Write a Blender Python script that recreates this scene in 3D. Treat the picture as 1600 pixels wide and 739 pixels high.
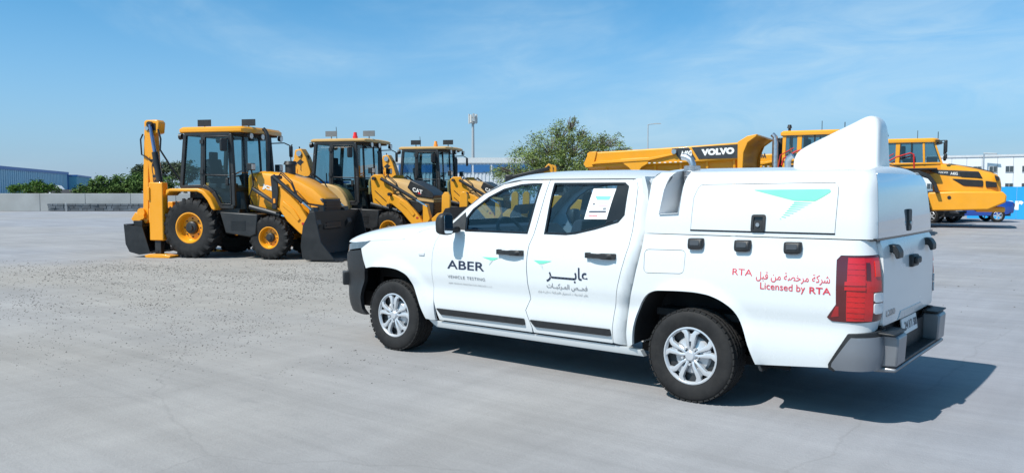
import bpy, bmesh, math, random
import numpy as np
from mathutils import Vector, Matrix
from mathutils.geometry import delaunay_2d_cdt
R = math.radians
for o in list(bpy.data.objects): bpy.data.objects.remove(o)
sc = bpy.context.scene
COL = sc.collection
# ------------------------------------------------------------------ camera
cam = bpy.data.cameras.new('camera'); camo = bpy.data.objects.new('camera', cam); COL.objects.link(camo)
cam.sensor_width = 36.0; cam.lens = 36.0 * 1284.0 / 1600.0; cam.clip_start = .05; cam.clip_end = 6000
camo.location = (2.69, -6.37, 1.563)
camo.rotation_euler = (R(90 - 3.31), 0, R(38.52))
sc.camera = camo
# ------------------------------------------------------------------ sky and sun
SUN = Vector((-.225, -.76, 1.0)).normalized()          # towards the sun
w = bpy.data.worlds.new('World'); sc.world = w; w.use_nodes = True
nt = w.node_tree; nt.nodes.clear(); N = nt.nodes.new; LK = nt.links.new
out = N('ShaderNodeOutputWorld'); bg = N('ShaderNodeBackground'); bg.inputs[1].default_value = .11
sky = N('ShaderNodeTexSky'); sky.sky_type = 'NISHITA'; sky.sun_disc = False
sky.sun_elevation = math.asin(SUN.z); sky.sun_rotation = math.atan2(SUN.x, SUN.y)
sky.air_density = .5; sky.dust_density = .8; sky.ozone_density = 2.0; sky.altitude = 10
tc = N('ShaderNodeTexCoord')
wb = N('ShaderNodeMix'); wb.data_type = 'RGBA'; wb.blend_type = 'MULTIPLY'; wb.inputs[0].default_value = 1; wb.inputs[7].default_value = (.66, 1.62, 1.74, 1)   # white balance of the picture
LK(sky.outputs[0], wb.inputs[6])
# pale haze that thickens towards the horizon all round
sx = N('ShaderNodeSeparateXYZ'); LK(tc.outputs['Generated'], sx.inputs[0])
hz = N('ShaderNodeMapRange'); hz.inputs[1].default_value = 0.0; hz.inputs[2].default_value = .25; hz.inputs[3].default_value = 1; hz.inputs[4].default_value = 0; LK(sx.outputs[2], hz.inputs[0])
hp = N('ShaderNodeMath'); hp.operation = 'POWER'; hp.inputs[1].default_value = 1.35; LK(hz.outputs[0], hp.inputs[0])
hm = N('ShaderNodeMix'); hm.data_type = 'RGBA'; hm.inputs[7].default_value = (3.25, 4.25, 5.4, 1); LK(hp.outputs[0], hm.inputs[0]); LK(wb.outputs[2], hm.inputs[6])
# thin cirrus: two stretched noises over the dome
mp = N('ShaderNodeMapping'); mp.inputs['Rotation'].default_value = (0, 0, R(20)); mp.inputs['Scale'].default_value = (1.0, 1.7, 4.2); mp.inputs['Location'].default_value = (.35, .1, .3)
LK(tc.outputs['Generated'], mp.inputs[0])
n1 = N('ShaderNodeTexNoise'); n1.inputs['Scale'].default_value = 1.15; n1.inputs['Detail'].default_value = 7; n1.inputs['Roughness'].default_value = .55; n1.inputs['Distortion'].default_value = .6
LK(mp.outputs[0], n1.inputs[0])
n2 = N('ShaderNodeTexNoise'); n2.inputs['Scale'].default_value = 6.5; n2.inputs['Detail'].default_value = 8; n2.inputs['Roughness'].default_value = .6; n2.inputs['Distortion'].default_value = .9
LK(mp.outputs[0], n2.inputs[0])
r1 = N('ShaderNodeMapRange'); r1.inputs[1].default_value = .44; r1.inputs[2].default_value = .66; r1.interpolation_type = 'SMOOTHSTEP'; LK(n1.outputs[0], r1.inputs[0])
r2 = N('ShaderNodeMapRange'); r2.inputs[1].default_value = .18; r2.inputs[2].default_value = .72; LK(n2.outputs[0], r2.inputs[0])
mu = N('ShaderNodeMath'); mu.operation = 'MULTIPLY'; LK(r1.outputs[0], mu.inputs[0]); LK(r2.outputs[0], mu.inputs[1])
mu2 = N('ShaderNodeMath'); mu2.operation = 'MULTIPLY'; mu2.inputs[1].default_value = .52; LK(mu.outputs[0], mu2.inputs[0])
mx = N('ShaderNodeMix'); mx.data_type = 'RGBA'; mx.inputs[7].default_value = (5.0, 6.7, 7.8, 1)
LK(mu2.outputs[0], mx.inputs[0]); LK(hm.outputs[2], mx.inputs[6])
LK(mx.outputs[2], bg.inputs[0]); LK(bg.outputs[0], out.inputs[0])
sl = bpy.data.lights.new('sun', 'SUN'); sl.energy = 5.0; sl.angle = R(.53); sl.color = (1, .95, .885)
so = bpy.data.objects.new('sun', sl); COL.objects.link(so); so.location = (-10, -30, 40)
so.rotation_euler = (-SUN).to_track_quat('-Z', 'Y').to_euler()
sc.view_settings.view_transform = 'Standard'; sc.view_settings.look = 'None'
sc.view_settings.exposure = 0.1; sc.view_settings.gamma = 1.0; sc.view_settings.use_curve_mapping = False
sc.render.engine = 'CYCLES'; sc.cycles.max_bounces = 8; sc.cycles.transparent_max_bounces = 24; sc.cycles.caustics_reflective = False; sc.cycles.caustics_refractive = False
sc.cycles.use_denoising = True
rnd = random.Random(7)
# ------------------------------------------------------------------ materials
MATS = {}
def mat(name, col, rough=.5, metal=0., coat=0., var=.08, vscale=6., dirt=0., dirtcol=(.34, .30, .25), dscale=2.5, bump=0., bscale=60., emit=0., spec=.5):
    """Principled surface; object-space noises give colour variation, a dusty film with a shape of its own and fine relief."""
    if name in MATS: return MATS[name]
    m = bpy.data.materials.new(name); m.use_nodes = True; t = m.node_tree; n = t.nodes.new; l = t.links.new
    p = t.nodes['Principled BSDF']; p.inputs['Metallic'].default_value = metal; p.inputs['Specular IOR Level'].default_value = spec
    p.inputs['Coat Weight'].default_value = coat; p.inputs['Coat Roughness'].default_value = .04
    c = n('ShaderNodeTexCoord'); no = n('ShaderNodeTexNoise'); no.inputs['Scale'].default_value = vscale; no.inputs['Detail'].default_value = 5
    l(c.outputs['Object'], no.inputs[0])
    mr = n('ShaderNodeMapRange'); mr.inputs[1].default_value = .3; mr.inputs[2].default_value = .7; mr.inputs[3].default_value = 1 - var; mr.inputs[4].default_value = 1 + var; l(no.outputs[0], mr.inputs[0])
    mul = n('ShaderNodeMix'); mul.data_type = 'RGBA'; mul.blend_type = 'MULTIPLY'; mul.inputs[0].default_value = 1; mul.inputs[6].default_value = (*col, 1); l(mr.outputs[0], mul.inputs[7])
    last = mul.outputs[2]
    if dirt:
        nd = n('ShaderNodeTexNoise'); nd.inputs['Scale'].default_value = dscale; nd.inputs['Detail'].default_value = 9; nd.inputs['Roughness'].default_value = .68; l(c.outputs['Object'], nd.inputs[0])
        rd = n('ShaderNodeMapRange'); rd.inputs[1].default_value = .42; rd.inputs[2].default_value = .72; rd.inputs[3].default_value = dirt * .15; rd.inputs[4].default_value = dirt; l(nd.outputs[0], rd.inputs[0])
        md = n('ShaderNodeMix'); md.data_type = 'RGBA'; md.inputs[7].default_value = (*dirtcol, 1); l(rd.outputs[0], md.inputs[0]); l(last, md.inputs[6]); last = md.outputs[2]
        rr = n('ShaderNodeMapRange'); rr.inputs[3].default_value = rough; rr.inputs[4].default_value = min(1, rough + .5); l(rd.outputs[0], rr.inputs[0]); l(rr.outputs[0], p.inputs['Roughness'])
    else:
        rr = n('ShaderNodeMapRange'); rr.inputs[1].default_value = .3; rr.inputs[2].default_value = .7; rr.inputs[3].default_value = max(.02, rough * .85); rr.inputs[4].default_value = min(1, rough * 1.15); l(no.outputs[0], rr.inputs[0]); l(rr.outputs[0], p.inputs['Roughness'])
    l(last, p.inputs['Base Color'])
    if bump:
        nb = n('ShaderNodeTexNoise'); nb.inputs['Scale'].default_value = bscale; nb.inputs['Detail'].default_value = 6; l(c.outputs['Object'], nb.inputs[0])
        b = n('ShaderNodeBump'); b.inputs['Strength'].default_value = bump; b.inputs['Distance'].default_value = .01; l(nb.outputs[0], b.inputs['Height']); l(b.outputs[0], p.inputs['Normal'])
    if emit: p.inputs['Emission Color'].default_value = (*col, 1); p.inputs['Emission Strength'].default_value = emit
    MATS[name] = m; return m
def glass(name, tint, refl=.06, rough=.01):
    if name in MATS: return MATS[name]
    m = bpy.data.materials.new(name); m.use_nodes = True; t = m.node_tree; t.nodes.clear(); n = t.nodes.new; l = t.links.new
    o = n('ShaderNodeOutputMaterial'); tr = n('ShaderNodeBsdfTransparent'); gl = n('ShaderNodeBsdfGlossy'); gl.inputs['Roughness'].default_value = rough
    c = n('ShaderNodeTexCoord'); no = n('ShaderNodeTexNoise'); no.inputs['Scale'].default_value = 3; l(c.outputs['Object'], no.inputs[0])
    mr = n('ShaderNodeMapRange'); mr.inputs[3].default_value = .92; mr.inputs[4].default_value = 1.06; l(no.outputs[0], mr.inputs[0])
    mul = n('ShaderNodeMix'); mul.data_type = 'RGBA'; mul.blend_type = 'MULTIPLY'; mul.inputs[0].default_value = 1; mul.inputs[6].default_value = (*tint, 1); l(mr.outputs[0], mul.inputs[7]); l(mul.outputs[2], tr.inputs[0])
    lw = n('ShaderNodeLayerWeight'); lw.inputs[0].default_value = .5; fr = n('ShaderNodeMath'); fr.operation = 'POWER'; fr.inputs[1].default_value = 5; l(lw.outputs['Facing'], fr.inputs[0])
    ad = n('ShaderNodeMath'); ad.operation = 'MULTIPLY_ADD'; ad.inputs[1].default_value = .85; ad.inputs[2].default_value = refl; l(fr.outputs[0], ad.inputs[0])
    mx = n('ShaderNodeMixShader'); l(ad.outputs[0], mx.inputs[0]); l(tr.outputs[0], mx.inputs[1]); l(gl.outputs[0], mx.inputs[2]); l(mx.outputs[0], o.inputs[0])
    MATS[name] = m; return m
# ------------------------------------------------------------------ mesh builder
class MB:
    def __init__(s): s.v = []; s.f = []
    def add(s, v, f, T=None):
        k = len(s.v)
        s.v += [tuple(T @ Vector(p)) if T else tuple(p) for p in v]
        s.f += [tuple(i + k for i in q) for q in f]; return s
    def box(s, c, d, T=None, rz=0, ry=0, rx=0):
        x, y, z = d[0] / 2, d[1] / 2, d[2] / 2
        v = [(a * x, b * y, e * z) for a in (-1, 1) for b in (-1, 1) for e in (-1, 1)]
        M = Matrix.Translation(c) @ Matrix.Rotation(rz, 4, 'Z') @ Matrix.Rotation(ry, 4, 'Y') @ Matrix.Rotation(rx, 4, 'X')
        return s.add(v, [(0, 1, 3, 2), (4, 6, 7, 5), (0, 4, 5, 1), (2, 3, 7, 6), (0, 2, 6, 4), (1, 5, 7, 3)], (T @ M) if T else M)
    def bar(s, p0, p1, wd, ht, up=(0, 0, 1), taper=1.):
        p0, p1 = Vector(p0), Vector(p1); d = (p1 - p0).normalized(); a = d.cross(Vector(up))
        if a.length < 1e-4: a = d.cross(Vector((0, 1, 0)))
        a.normalize(); b = a.cross(d)
        v = []
        for p, k in ((p0, 1), (p1, taper)):
            for x, y in ((-1, -1), (1, -1), (1, 1), (-1, 1)): v.append(p + a * x * wd / 2 * k + b * y * ht / 2 * k)
        return s.add(v, [(0, 1, 2, 3), (7, 6, 5, 4), (0, 4, 5, 1), (1, 5, 6, 2), (2, 6, 7, 3), (3, 7, 4, 0)])
    def cyl(s, p0, p1, r0, r1=None, n=14):
        r1 = r0 if r1 is None else r1
        return s.tube([p0, p1], [r0, r1], n)
    def tube(s, pts, r, n=8, cap=True):
        pts = [Vector(p) for p in pts]; rs = r if isinstance(r, (list, tuple)) else [r] * len(pts)
        rings = []; pa = None
        for i, p in enumerate(pts):
            d = (pts[min(i + 1, len(pts) - 1)] - pts[max(i - 1, 0)]).normalized()
            if pa is None:
                pa = d.orthogonal().normalized()
            else:
                pa = (pa - d * pa.dot(d)).normalized()
            b = d.cross(pa)
            rings.append([p + (pa * math.cos(2 * math.pi * k / n) + b * math.sin(2 * math.pi * k / n)) * rs[i] for k in range(n)])
        return s.loft(rings, cap)
    def loft(s, rings, cap=True, closed=True):
        n = len(rings[0]); v = [p for r in rings for p in r]; f = []
        for i in range(len(rings) - 1):
            for k in range(n if closed else n - 1):
                a = i * n + k; b = i * n + (k + 1) % n
                f.append((a, b, b + n, a + n))
        if cap and closed: f.append(tuple(range(n))[::-1]); f.append(tuple((len(rings) - 1) * n + k for k in range(n)))
        return s.add(v, f)
    def prism(s, poly, a0, a1, axis='y', T=None):
        def P(u, q, a): return {'y': (u, a, q), 'x': (a, u, q), 'z': (u, q, a)}[axis]
        n = len(poly); v = [P(u, q, a0) for u, q in poly] + [P(u, q, a1) for u, q in poly]
        f = [(k, (k + 1) % n, (k + 1) % n + n, k + n) for k in range(n)]; f.append(tuple(range(n))[::-1]); f.append(tuple(range(n, 2 * n)))
        return s.add(v, f, T)
    def lathe(s, prof, c=(0, 0, 0), n=32, axis='y', a0=0., a1=2 * math.pi):
        c = Vector(c); full = abs(a1 - a0 - 2 * math.pi) < 1e-6; m = n if full else n + 1; rings = []
        for k in range(m):
            a = a0 + (a1 - a0) * k / n; ca, sa = math.cos(a), math.sin(a)
            rings.append([c + (Vector((r * ca, h, r * sa)) if axis == 'y' else Vector((r * ca, r * sa, h)) if axis == 'z' else Vector((h, r * ca, r * sa))) for r, h in prof])
        if full: rings.append(rings[0])
        return s.loft(rings, False, False)
    def build(s, name, m, parent=None, bevel=0., seg=2, smooth=35., recalc=True, merge=True):
        me = bpy.data.meshes.new(name); me.from_pydata([tuple(p) for p in s.v], [], s.f)
        if recalc or merge:
            b = bmesh.new(); b.from_mesh(me)
            if merge: bmesh.ops.remove_doubles(b, verts=b.verts, dist=1e-5)
            if recalc: bmesh.ops.recalc_face_normals(b, faces=b.faces)
            b.to_mesh(me); b.free()
        return finish(me, name, m, parent, bevel, seg, smooth)
def finish(me, name, m, parent=None, bevel=0., seg=2, smooth=35.):
    me.materials.append(m)
    if smooth:
        me.polygons.foreach_set('use_smooth', [True] * len(me.polygons)); me.set_sharp_from_angle(angle=R(smooth))
    o = bpy.data.objects.new(name, me); COL.objects.link(o)
    if parent: o.parent = parent
    if bevel:
        b = o.modifiers.new('bevel', 'BEVEL'); b.width = bevel; b.segments = seg; b.limit_method = 'ANGLE'; b.angle_limit = R(38); b.use_clamp_overlap = True
    return o
def empty(name, loc=(0, 0, 0), rz=0., parent=None):
    o = bpy.data.objects.new(name, None); COL.objects.link(o); o.location = loc; o.rotation_euler = (0, 0, rz); o.empty_display_size = .2
    if parent: o.parent = parent
    return o
def tag(o, label=None, cat=None, group=None, kind=None):
    for k, v in (('label', label), ('category', cat), ('group', group), ('kind', kind)):
        if v: o[k] = v
    return o
KIDS = {}
def copy_tree(o, parent=None):
    c = o.copy(); COL.objects.link(c); c.parent = parent
    for ch in list(o.children): copy_tree(ch, c)
    return c
def pch(t, pts):
    """monotone cubic through (x, y) points"""
    xs = [p[0] for p in pts]; ys = [p[1] for p in pts]
    if t <= xs[0]: return ys[0]
    if t >= xs[-1]: return ys[-1]
    d = [(ys[i + 1] - ys[i]) / (xs[i + 1] - xs[i]) for i in range(len(xs) - 1)]
    i = max(k for k in range(len(xs) - 1) if xs[k] <= t)
    def sl(k):
        if k == 0: return d[0]
        if k == len(xs) - 1: return d[-1]
        return 0 if d[k - 1] * d[k] <= 0 else 2 * d[k - 1] * d[k] / (d[k - 1] + d[k])
    h = xs[i + 1] - xs[i]; u = (t - xs[i]) / h
    return (2 * u ** 3 - 3 * u * u + 1) * ys[i] + (u ** 3 - 2 * u * u + u) * h * sl(i) + (-2 * u ** 3 + 3 * u * u) * ys[i + 1] + (u ** 3 - u * u) * h * sl(i + 1)
def inside(P, poly):
    P = np.asarray(P); x, y = P[:, 0], P[:, 1]; c = np.zeros(len(P), bool); n = len(poly)
    for i in range(n):
        (x0, y0), (x1, y1) = poly[i], poly[i - 1]
        if y0 == y1: continue
        k = ((y0 > y) != (y1 > y)) & (x < (x1 - x0) * (y - y0) / (y1 - y0) + x0); c ^= k
    return c
def dens(poly, step):
    o = []
    for i in range(len(poly)):
        a, b = poly[i], poly[(i + 1) % len(poly)]; L = math.hypot(b[0] - a[0], b[1] - a[1]); n = max(1, int(math.ceil(L / step)))
        o += [(a[0] + (b[0] - a[0]) * k / n, a[1] + (b[1] - a[1]) * k / n) for k in range(n)]
    return o
def fillet(poly, r, n=4, only=None):
    o = []; m = len(poly)
    for i in range(m):
        p = Vector(poly[i]); a = Vector(poly[i - 1]) - p; b = Vector(poly[(i + 1) % m]) - p
        if only is not None and i not in only: o.append(tuple(p)); continue
        k = min(r, a.length * .45, b.length * .45); A = p + a.normalized() * k; B = p + b.normalized() * k
        for j in range(n + 1):
            t = j / n; q = A * (1 - t) ** 2 + p * 2 * t * (1 - t) + B * t * t; o.append((q.x, q.y))
    return o
def grow(poly, d):
    """offset a polygon outwards by d (either winding)"""
    A = sum(poly[i - 1][0] * poly[i][1] - poly[i][0] * poly[i - 1][1] for i in range(len(poly)))
    sg = 1 if A > 0 else -1; o = []
    for i in range(len(poly)):
        p = Vector(poly[i]); a = (p - Vector(poly[i - 1])).normalized(); b = (Vector(poly[(i + 1) % len(poly)]) - p).normalized()
        t = (a + b)
        if t.length < 1e-4: t = a
        t.normalize(); nrm = Vector((t.y, -t.x)) * sg; c = max(.5, Vector((a.y, -a.x)).dot(Vector((t.y, -t.x))))
        q = p + nrm * d / c; o.append((q.x, q.y))
    return o
def drape(mb, poly, f, holes=(), step=.06, thick=.02, off=0., flip=False, back=False):
    """a panel cut to `poly` in (u, z), laid on the surface f(u, z, offset), with returned edges"""
    loops = [dens(poly, step)] + [dens(h, step) for h in holes]
    pts = []; ed = []
    for lp in loops:
        k = len(pts); pts += lp; ed += [(k + i, k + (i + 1) % len(lp)) for i in range(len(lp))]
    B = np.array(pts); x0, z0 = B.min(0); x1, z1 = B.max(0)
    gx = np.arange(x0 + step / 2, x1, step); gz = np.arange(z0 + step / 2, z1, step)
    if len(gx) and len(gz):
        G = np.array([(a, b) for a in gx for b in gz]); k = inside(G, loops[0])
        for h in loops[1:]: k &= ~inside(G, h)
        G = G[k]
        if len(G):
            dm = np.sqrt(((G[:, None, :] - B[None, :, :]) ** 2).sum(2)).min(1); G = G[dm > step * .4]
            pts = pts + [tuple(g) for g in G]
    vs, es, fs, *_ = delaunay_2d_cdt([Vector(p) for p in pts], ed, [], 0, 1e-6)
    V = np.array([(v.x, v.y) for v in vs]); T = np.array([tuple(q) for q in fs]); cen = V[T].mean(1)
    k = inside(cen, loops[0])
    for h in loops[1:]: k &= ~inside(cen, h)
    T = T[k]
    cnt = {}
    for t in T:
        for a, b in ((t[0], t[1]), (t[1], t[2]), (t[2], t[0])): cnt[(a, b)] = cnt.get((a, b), 0) + 1
    rim = [(a, b) for a, b in cnt if (b, a) not in cnt]
    top = [f(x, z, off) for x, z in V]; nv = len(top); faces = [tuple(int(i) for i in t) for t in T]
    verts = list(top)
    if thick:
        if back:
            verts += [f(x, z, off - thick) for x, z in V]; faces += [(b + nv, a + nv, c + nv) for a, b, c in [tuple(int(i) for i in t) for t in T]]
            faces += [(int(b), int(a), int(a) + nv, int(b) + nv) for a, b in rim]
        else:
            m = {}
            for a, b in rim:
                for q in (a, b):
                    if q not in m: m[q] = len(verts); verts.append(f(V[q][0], V[q][1], off - thick))
            faces += [(int(b), int(a), m[a], m[b]) for a, b in rim]
    if flip: faces = [q[::-1] for q in faces]
    return mb.add(verts, faces)
def border(mb, poly, f, wd=.012, off=.003, inner=0., step=.04):
    """a flat seal following an outline on a surface"""
    p = dens(poly, step); a = grow(p, wd); b = grow(p, -inner) if inner else p; n = len(p)
    v = [f(x, z, off) for x, z in a] + [f(x, z, off) for x, z in b] + [f(x, z, off - .02) for x, z in b]
    return mb.add(v, [(k, (k + 1) % n, n + (k + 1) % n, n + k) for k in range(n)] + [(n + k, n + (k + 1) % n, 2 * n + (k + 1) % n, 2 * n + k) for k in range(n)])
# ------------------------------------------------------------------ lettering
def text2d(body, size=1., ext=0., bold=0., sp=1., align='LEFT'):
    c = bpy.data.curves.new('lettering', 'FONT'); c.body = body; c.size = size; c.extrude = ext; c.offset = bold; c.space_character = sp; c.align_x = align; c.resolution_u = 4
    o = bpy.data.objects.new('lettering', c); COL.objects.link(o)
    me = bpy.data.meshes.new_from_object(o.evaluated_get(bpy.context.evaluated_depsgraph_get()))
    V = [tuple(v.co) for v in me.vertices]; F = [tuple(p.vertices) for p in me.polygons]
    bpy.data.objects.remove(o); bpy.data.curves.remove(c); bpy.data.meshes.remove(me)
    return V, F
def fit_text(body, w=None, h=None, bold=0., sp=1.):
    """lettering scaled so that its ink box is w wide and h high, from (0, 0)"""
    V, F = text2d(body, 1., 0., bold, sp)
    if not V: return [], []
    a = np.array(V); lo = a.min(0); hi = a.max(0); d = hi - lo
    sx = (w / d[0]) if w else None; sy = (h / d[1]) if h else None
    sx = sx or sy; sy = sy or sx
    return [((p[0] - lo[0]) * sx, (p[1] - lo[1]) * sy) for p in V], F
def letter(name, body, m, parent, f, u0, z0, w, h, bold=0., sp=1., slant=0.):
    V, F = fit_text(body, w, h, bold, sp)
    # one mesh for each word: letters closer than a third of their height belong together
    sp_ = sorted((min(V[i][0] for i in q), max(V[i][0] for i in q)) for q in F); words = []
    for a, b in sp_:
        if words and a - words[-1][1] < .34 * h: words[-1][1] = max(words[-1][1], b)
        else: words.append([a, b])
    for a, b in words:
        k = [q for q in F if a - 1e-6 <= V[q[0]][0] <= b + 1e-6]; used = sorted({i for q in k for i in q}); ix = {i: n for n, i in enumerate(used)}
        o = MB().add([f(u0 + V[i][0], z0 + V[i][1] + V[i][0] * slant, .0) for i in used], [tuple(ix[i] for i in q) for q in k]).build(name, m, parent, smooth=0, recalc=False, merge=False)
    return o
# ------------------------------------------------------------------ ground
def ground_material():
    m = bpy.data.materials.new('dusty_concrete'); m.use_nodes = True; t = m.node_tree; n = t.nodes.new; l = t.links.new; p = t.nodes['Principled BSDF']
    c = n('ShaderNodeTexCoord')
    def noise(scale, detail, rough, sx=1., sy=1., rz=0., dist=0.):
        mp = n('ShaderNodeMapping'); mp.inputs['Scale'].default_value = (sx, sy, 1); mp.inputs['Rotation'].default_value = (0, 0, rz); l(c.outputs['Object'], mp.inputs[0])
        q = n('ShaderNodeTexNoise'); q.inputs['Scale'].default_value = scale; q.inputs['Detail'].default_value = detail; q.inputs['Roughness'].default_value = rough; q.inputs['Distortion'].default_value = dist; l(mp.outputs[0], q.inputs[0]); return q.outputs[0]
    def rng(s, a, b, lo, hi):
        q = n('ShaderNodeMapRange'); q.inputs[1].default_value = a; q.inputs[2].default_value = b; q.inputs[3].default_value = lo; q.inputs[4].default_value = hi; l(s, q.inputs[0]); return q.outputs[0]
    def mix(fac, a, b, mode='MIX'):
        q = n('ShaderNodeMix'); q.data_type = 'RGBA'; q.blend_type = mode
        for s, i in ((fac, 0), (a, 6), (b, 7)):
            if isinstance(s, (int, float)): q.inputs[i].default_value = s
            elif isinstance(s, tuple): q.inputs[i].default_value = (*s, 1)
            else: l(s, q.inputs[i])
        return q.outputs[2]
    dust = rng(noise(.075, 3, .5, dist=.4), .44, .58, 0, 1)                       # broad drifts of sand
    ds = n('ShaderNodeVectorMath'); ds.operation = 'DISTANCE'; ds.inputs[1].default_value = (-8.5, .5, 0); l(c.outputs['Object'], ds.inputs[0])
    ad = n('ShaderNodeMath'); ad.operation = 'MULTIPLY_ADD'; ad.inputs[1].default_value = .55; l(dust, ad.inputs[0]); l(rng(ds.outputs['Value'], 3.5, 10.5, .62, -.15), ad.inputs[2]); ad.use_clamp = True   # sand drifted towards the machines
    col = mix(ad.outputs[0], (.287, .293, .318), (.322, .300, .274))
    col = mix(1, col, rng(noise(.5, 6, .65), .3, .7, .86, 1.12), 'MULTIPLY')     # patches
    col = mix(1, col, rng(noise(1.0, 7, .7, .22, 3.2, R(-12)), .3, .7, .90, 1.09), 'MULTIPLY')   # sweeping and tyre streaks
    col = mix(1, col, rng(noise(1.3, 6, .7, 2.6, .25, R(28)), .35, .65, .955, 1.04), 'MULTIPLY')
    trk = rng(noise(.42, 5, .6, .16, 5.5, R(9), .25), .56, .64, 0, .13); col = mix(trk, col, (.17, .165, .16))       # old wheel marks
    stain = rng(noise(.9, 9, .75, .6, 1.5, R(-20)), .60, .72, 0, .38)
    col = mix(stain, col, (.155, .155, .16))
    vo = n('ShaderNodeTexVoronoi'); vo.feature = 'DISTANCE_TO_EDGE'; vo.inputs['Scale'].default_value = .23
    wv = n('ShaderNodeMapping'); l(c.outputs['Object'], wv.inputs[0]); nz = n('ShaderNodeTexNoise'); nz.inputs['Scale'].default_value = 1.1; nz.inputs['Detail'].default_value = 8; l(c.outputs['Object'], nz.inputs[0])
    av = n('ShaderNodeMix'); av.data_type = 'VECTOR'; av.inputs[0].default_value = .35; l(wv.outputs[0], av.inputs[4]); l(nz.outputs['Color'], av.inputs[5]); l(av.outputs[1], vo.inputs[0])
    crk = rng(vo.outputs[0], .0, .0025, .16, 0); col = mix(crk, col, (.13, .125, .12))                      # hairline cracks
    grit = rng(noise(95, 4, .7), .60, .74, 0, .38); col = mix(grit, col, (.16, .15, .14))
    speck = rng(noise(260, 3, .6), .3, .7, .90, 1.10); col = mix(1, col, speck, 'MULTIPLY')
    l(col, p.inputs['Base Color']); p.inputs['Roughness'].default_value = .92; p.inputs['Specular IOR Level'].default_value = .3
    b = n('ShaderNodeBump'); b.inputs['Strength'].default_value = .45; b.inputs['Distance'].default_value = .012
    a = n('ShaderNodeMath'); a.operation = 'ADD'; l(noise(38, 8, .7), a.inputs[0]); l(noise(3, 6, .6), a.inputs[1]); l(a.outputs[0], b.inputs['Height']); l(b.outputs[0], p.inputs['Normal'])
    return m
GM = ground_material()
g = MB().add([(-2500, -400, 0), (2500, -400, 0), (2500, 3500, 0), (-2500, 3500, 0)], [(0, 1, 2, 3)]).build('ground', GM, smooth=0)
tag(g, 'dusty grey concrete yard surface', None, kind='structure')
# loose chips of gravel strewn over the yard, thickest to the left of the pickup
def chips():
    mb = MB(); q = random.Random(5)
    RT = Vector((.782, .623, 0)); FW = Vector((-.623, .782, 0)); C0 = Vector((2.69, -6.37, 0))
    n = 0; clus = [(q.uniform(-.60, -.06), q.uniform(5.5, 17)) for _ in range(120)]
    while n < 8000:
        if q.random() < .62:
            a, d = q.choice(clus); a += q.gauss(0, .022); d += q.gauss(0, .45)
        else: a = q.uniform(-.64, .02) if q.random() < .85 else q.uniform(-.6, .7); d = 5 + 13 * q.random() ** .8
        if d < 6.2 or (d < 9 and q.random() > (d - 6.2) / 2.8) or (d < 8 and a > -.05): continue
        p = C0 + FW * d + RT * (a * d)
        if -4.3 < p.x < 1.6 and -1.1 < p.y < 1.1: continue
        s = q.choice((.0045, .005, .006, .007, .009)) * q.uniform(.7, 1.3) * (1.4 if q.random() < .04 else 1) * min(1.6, d / 9.0); z = s * q.uniform(.5, .9); an = q.uniform(0, 6.28)
        r = [(p.x + math.cos(an + k * 1.257) * s * q.uniform(.7, 1.5), p.y + math.sin(an + k * 1.257) * s * q.uniform(.6, 1.1), 0.0) for k in range(5)]
        r.append((p.x + q.uniform(-.3, .3) * s, p.y, z)); mb.add(r, [(k, (k + 1) % 5, 5) for k in range(5)]); n += 1
    return mb
tag(chips().build('gravel_chips', mat('dark_grit', (.075, .07, .065), .9, var=.4, vscale=3), smooth=0, recalc=False, merge=False), 'loose dark gravel chips strewn over the dusty yard', 'gravel', kind='stuff')
# ------------------------------------------------------------------ white pickup with a service canopy
WHITE = mat('white_paint', (.67, .695, .705), .26, coat=.5, var=.012, vscale=1.5, dirt=.05, dscale=1.7, dirtcol=(.55, .52, .48))
BLACKP = mat('black_plastic', (.016, .017, .019), .5, var=.2, vscale=20, bump=.12, bscale=400)
BLACKG = mat('gloss_black_trim', (.012, .012, .014), .18, var=.1)
RUBBER = mat('tyre_rubber', (.012, .012, .013), .7, spec=.3, var=.25, vscale=9, dirt=.10, dirtcol=(.17, .155, .14), dscale=7, bump=.1, bscale=150)
SILVER = mat('silver_hubcap', (.60, .62, .65), .34, metal=.45, var=.05, vscale=8)
DARKIN = mat('dark_interior', (.028, .030, .034), .7, var=.2)
SEATM = mat('dark_seat_fabric', (.045, .05, .06), .85, var=.2, vscale=40)
TINT = glass('tinted_window_glass', (.58, .76, .88), .08)
UNDER = mat('underbody_black', (.012, .012, .013), .8, var=.3)
STEEL = mat('brushed_steel', (.55, .56, .58), .32, metal=.9, var=.12, vscale=14)
GREYB = mat('grey_bumper_paint', (.20, .215, .24), .35, metal=.35, coat=.3, var=.05)
RED = mat('red_lamp_lens', (.50, .006, .008), .12, coat=.9, var=.10, vscale=16)
REDD = mat('dark_red_lamp_lens', (.085, .006, .008), .15, coat=.8, var=.1)
CLEAR = mat('white_lamp_lens', (.62, .65, .68), .12, coat=.8, var=.08, vscale=30)
GREEN = mat('green_decal', (.17, .74, .46), .4, var=.02)
NAVY = mat('navy_lettering', (.018, .026, .055), .45, var=.05)
GREYL = mat('grey_lettering', (.19, .20, .22), .5, var=.05)
REDL = mat('red_lettering', (.62, .045, .07), .45, var=.05)
TH = [(-5.2, -1.5708), (-4.32, -1.5), (-4.16, -1.3), (-4.0, -.8), (-3.85, -.35), (-3.6, -.12), (-3.25, 0), (.3, 0), (.7, .035), (1.11, .045), (1.3613, 1.5708), (2.4, 1.5708)]
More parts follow.
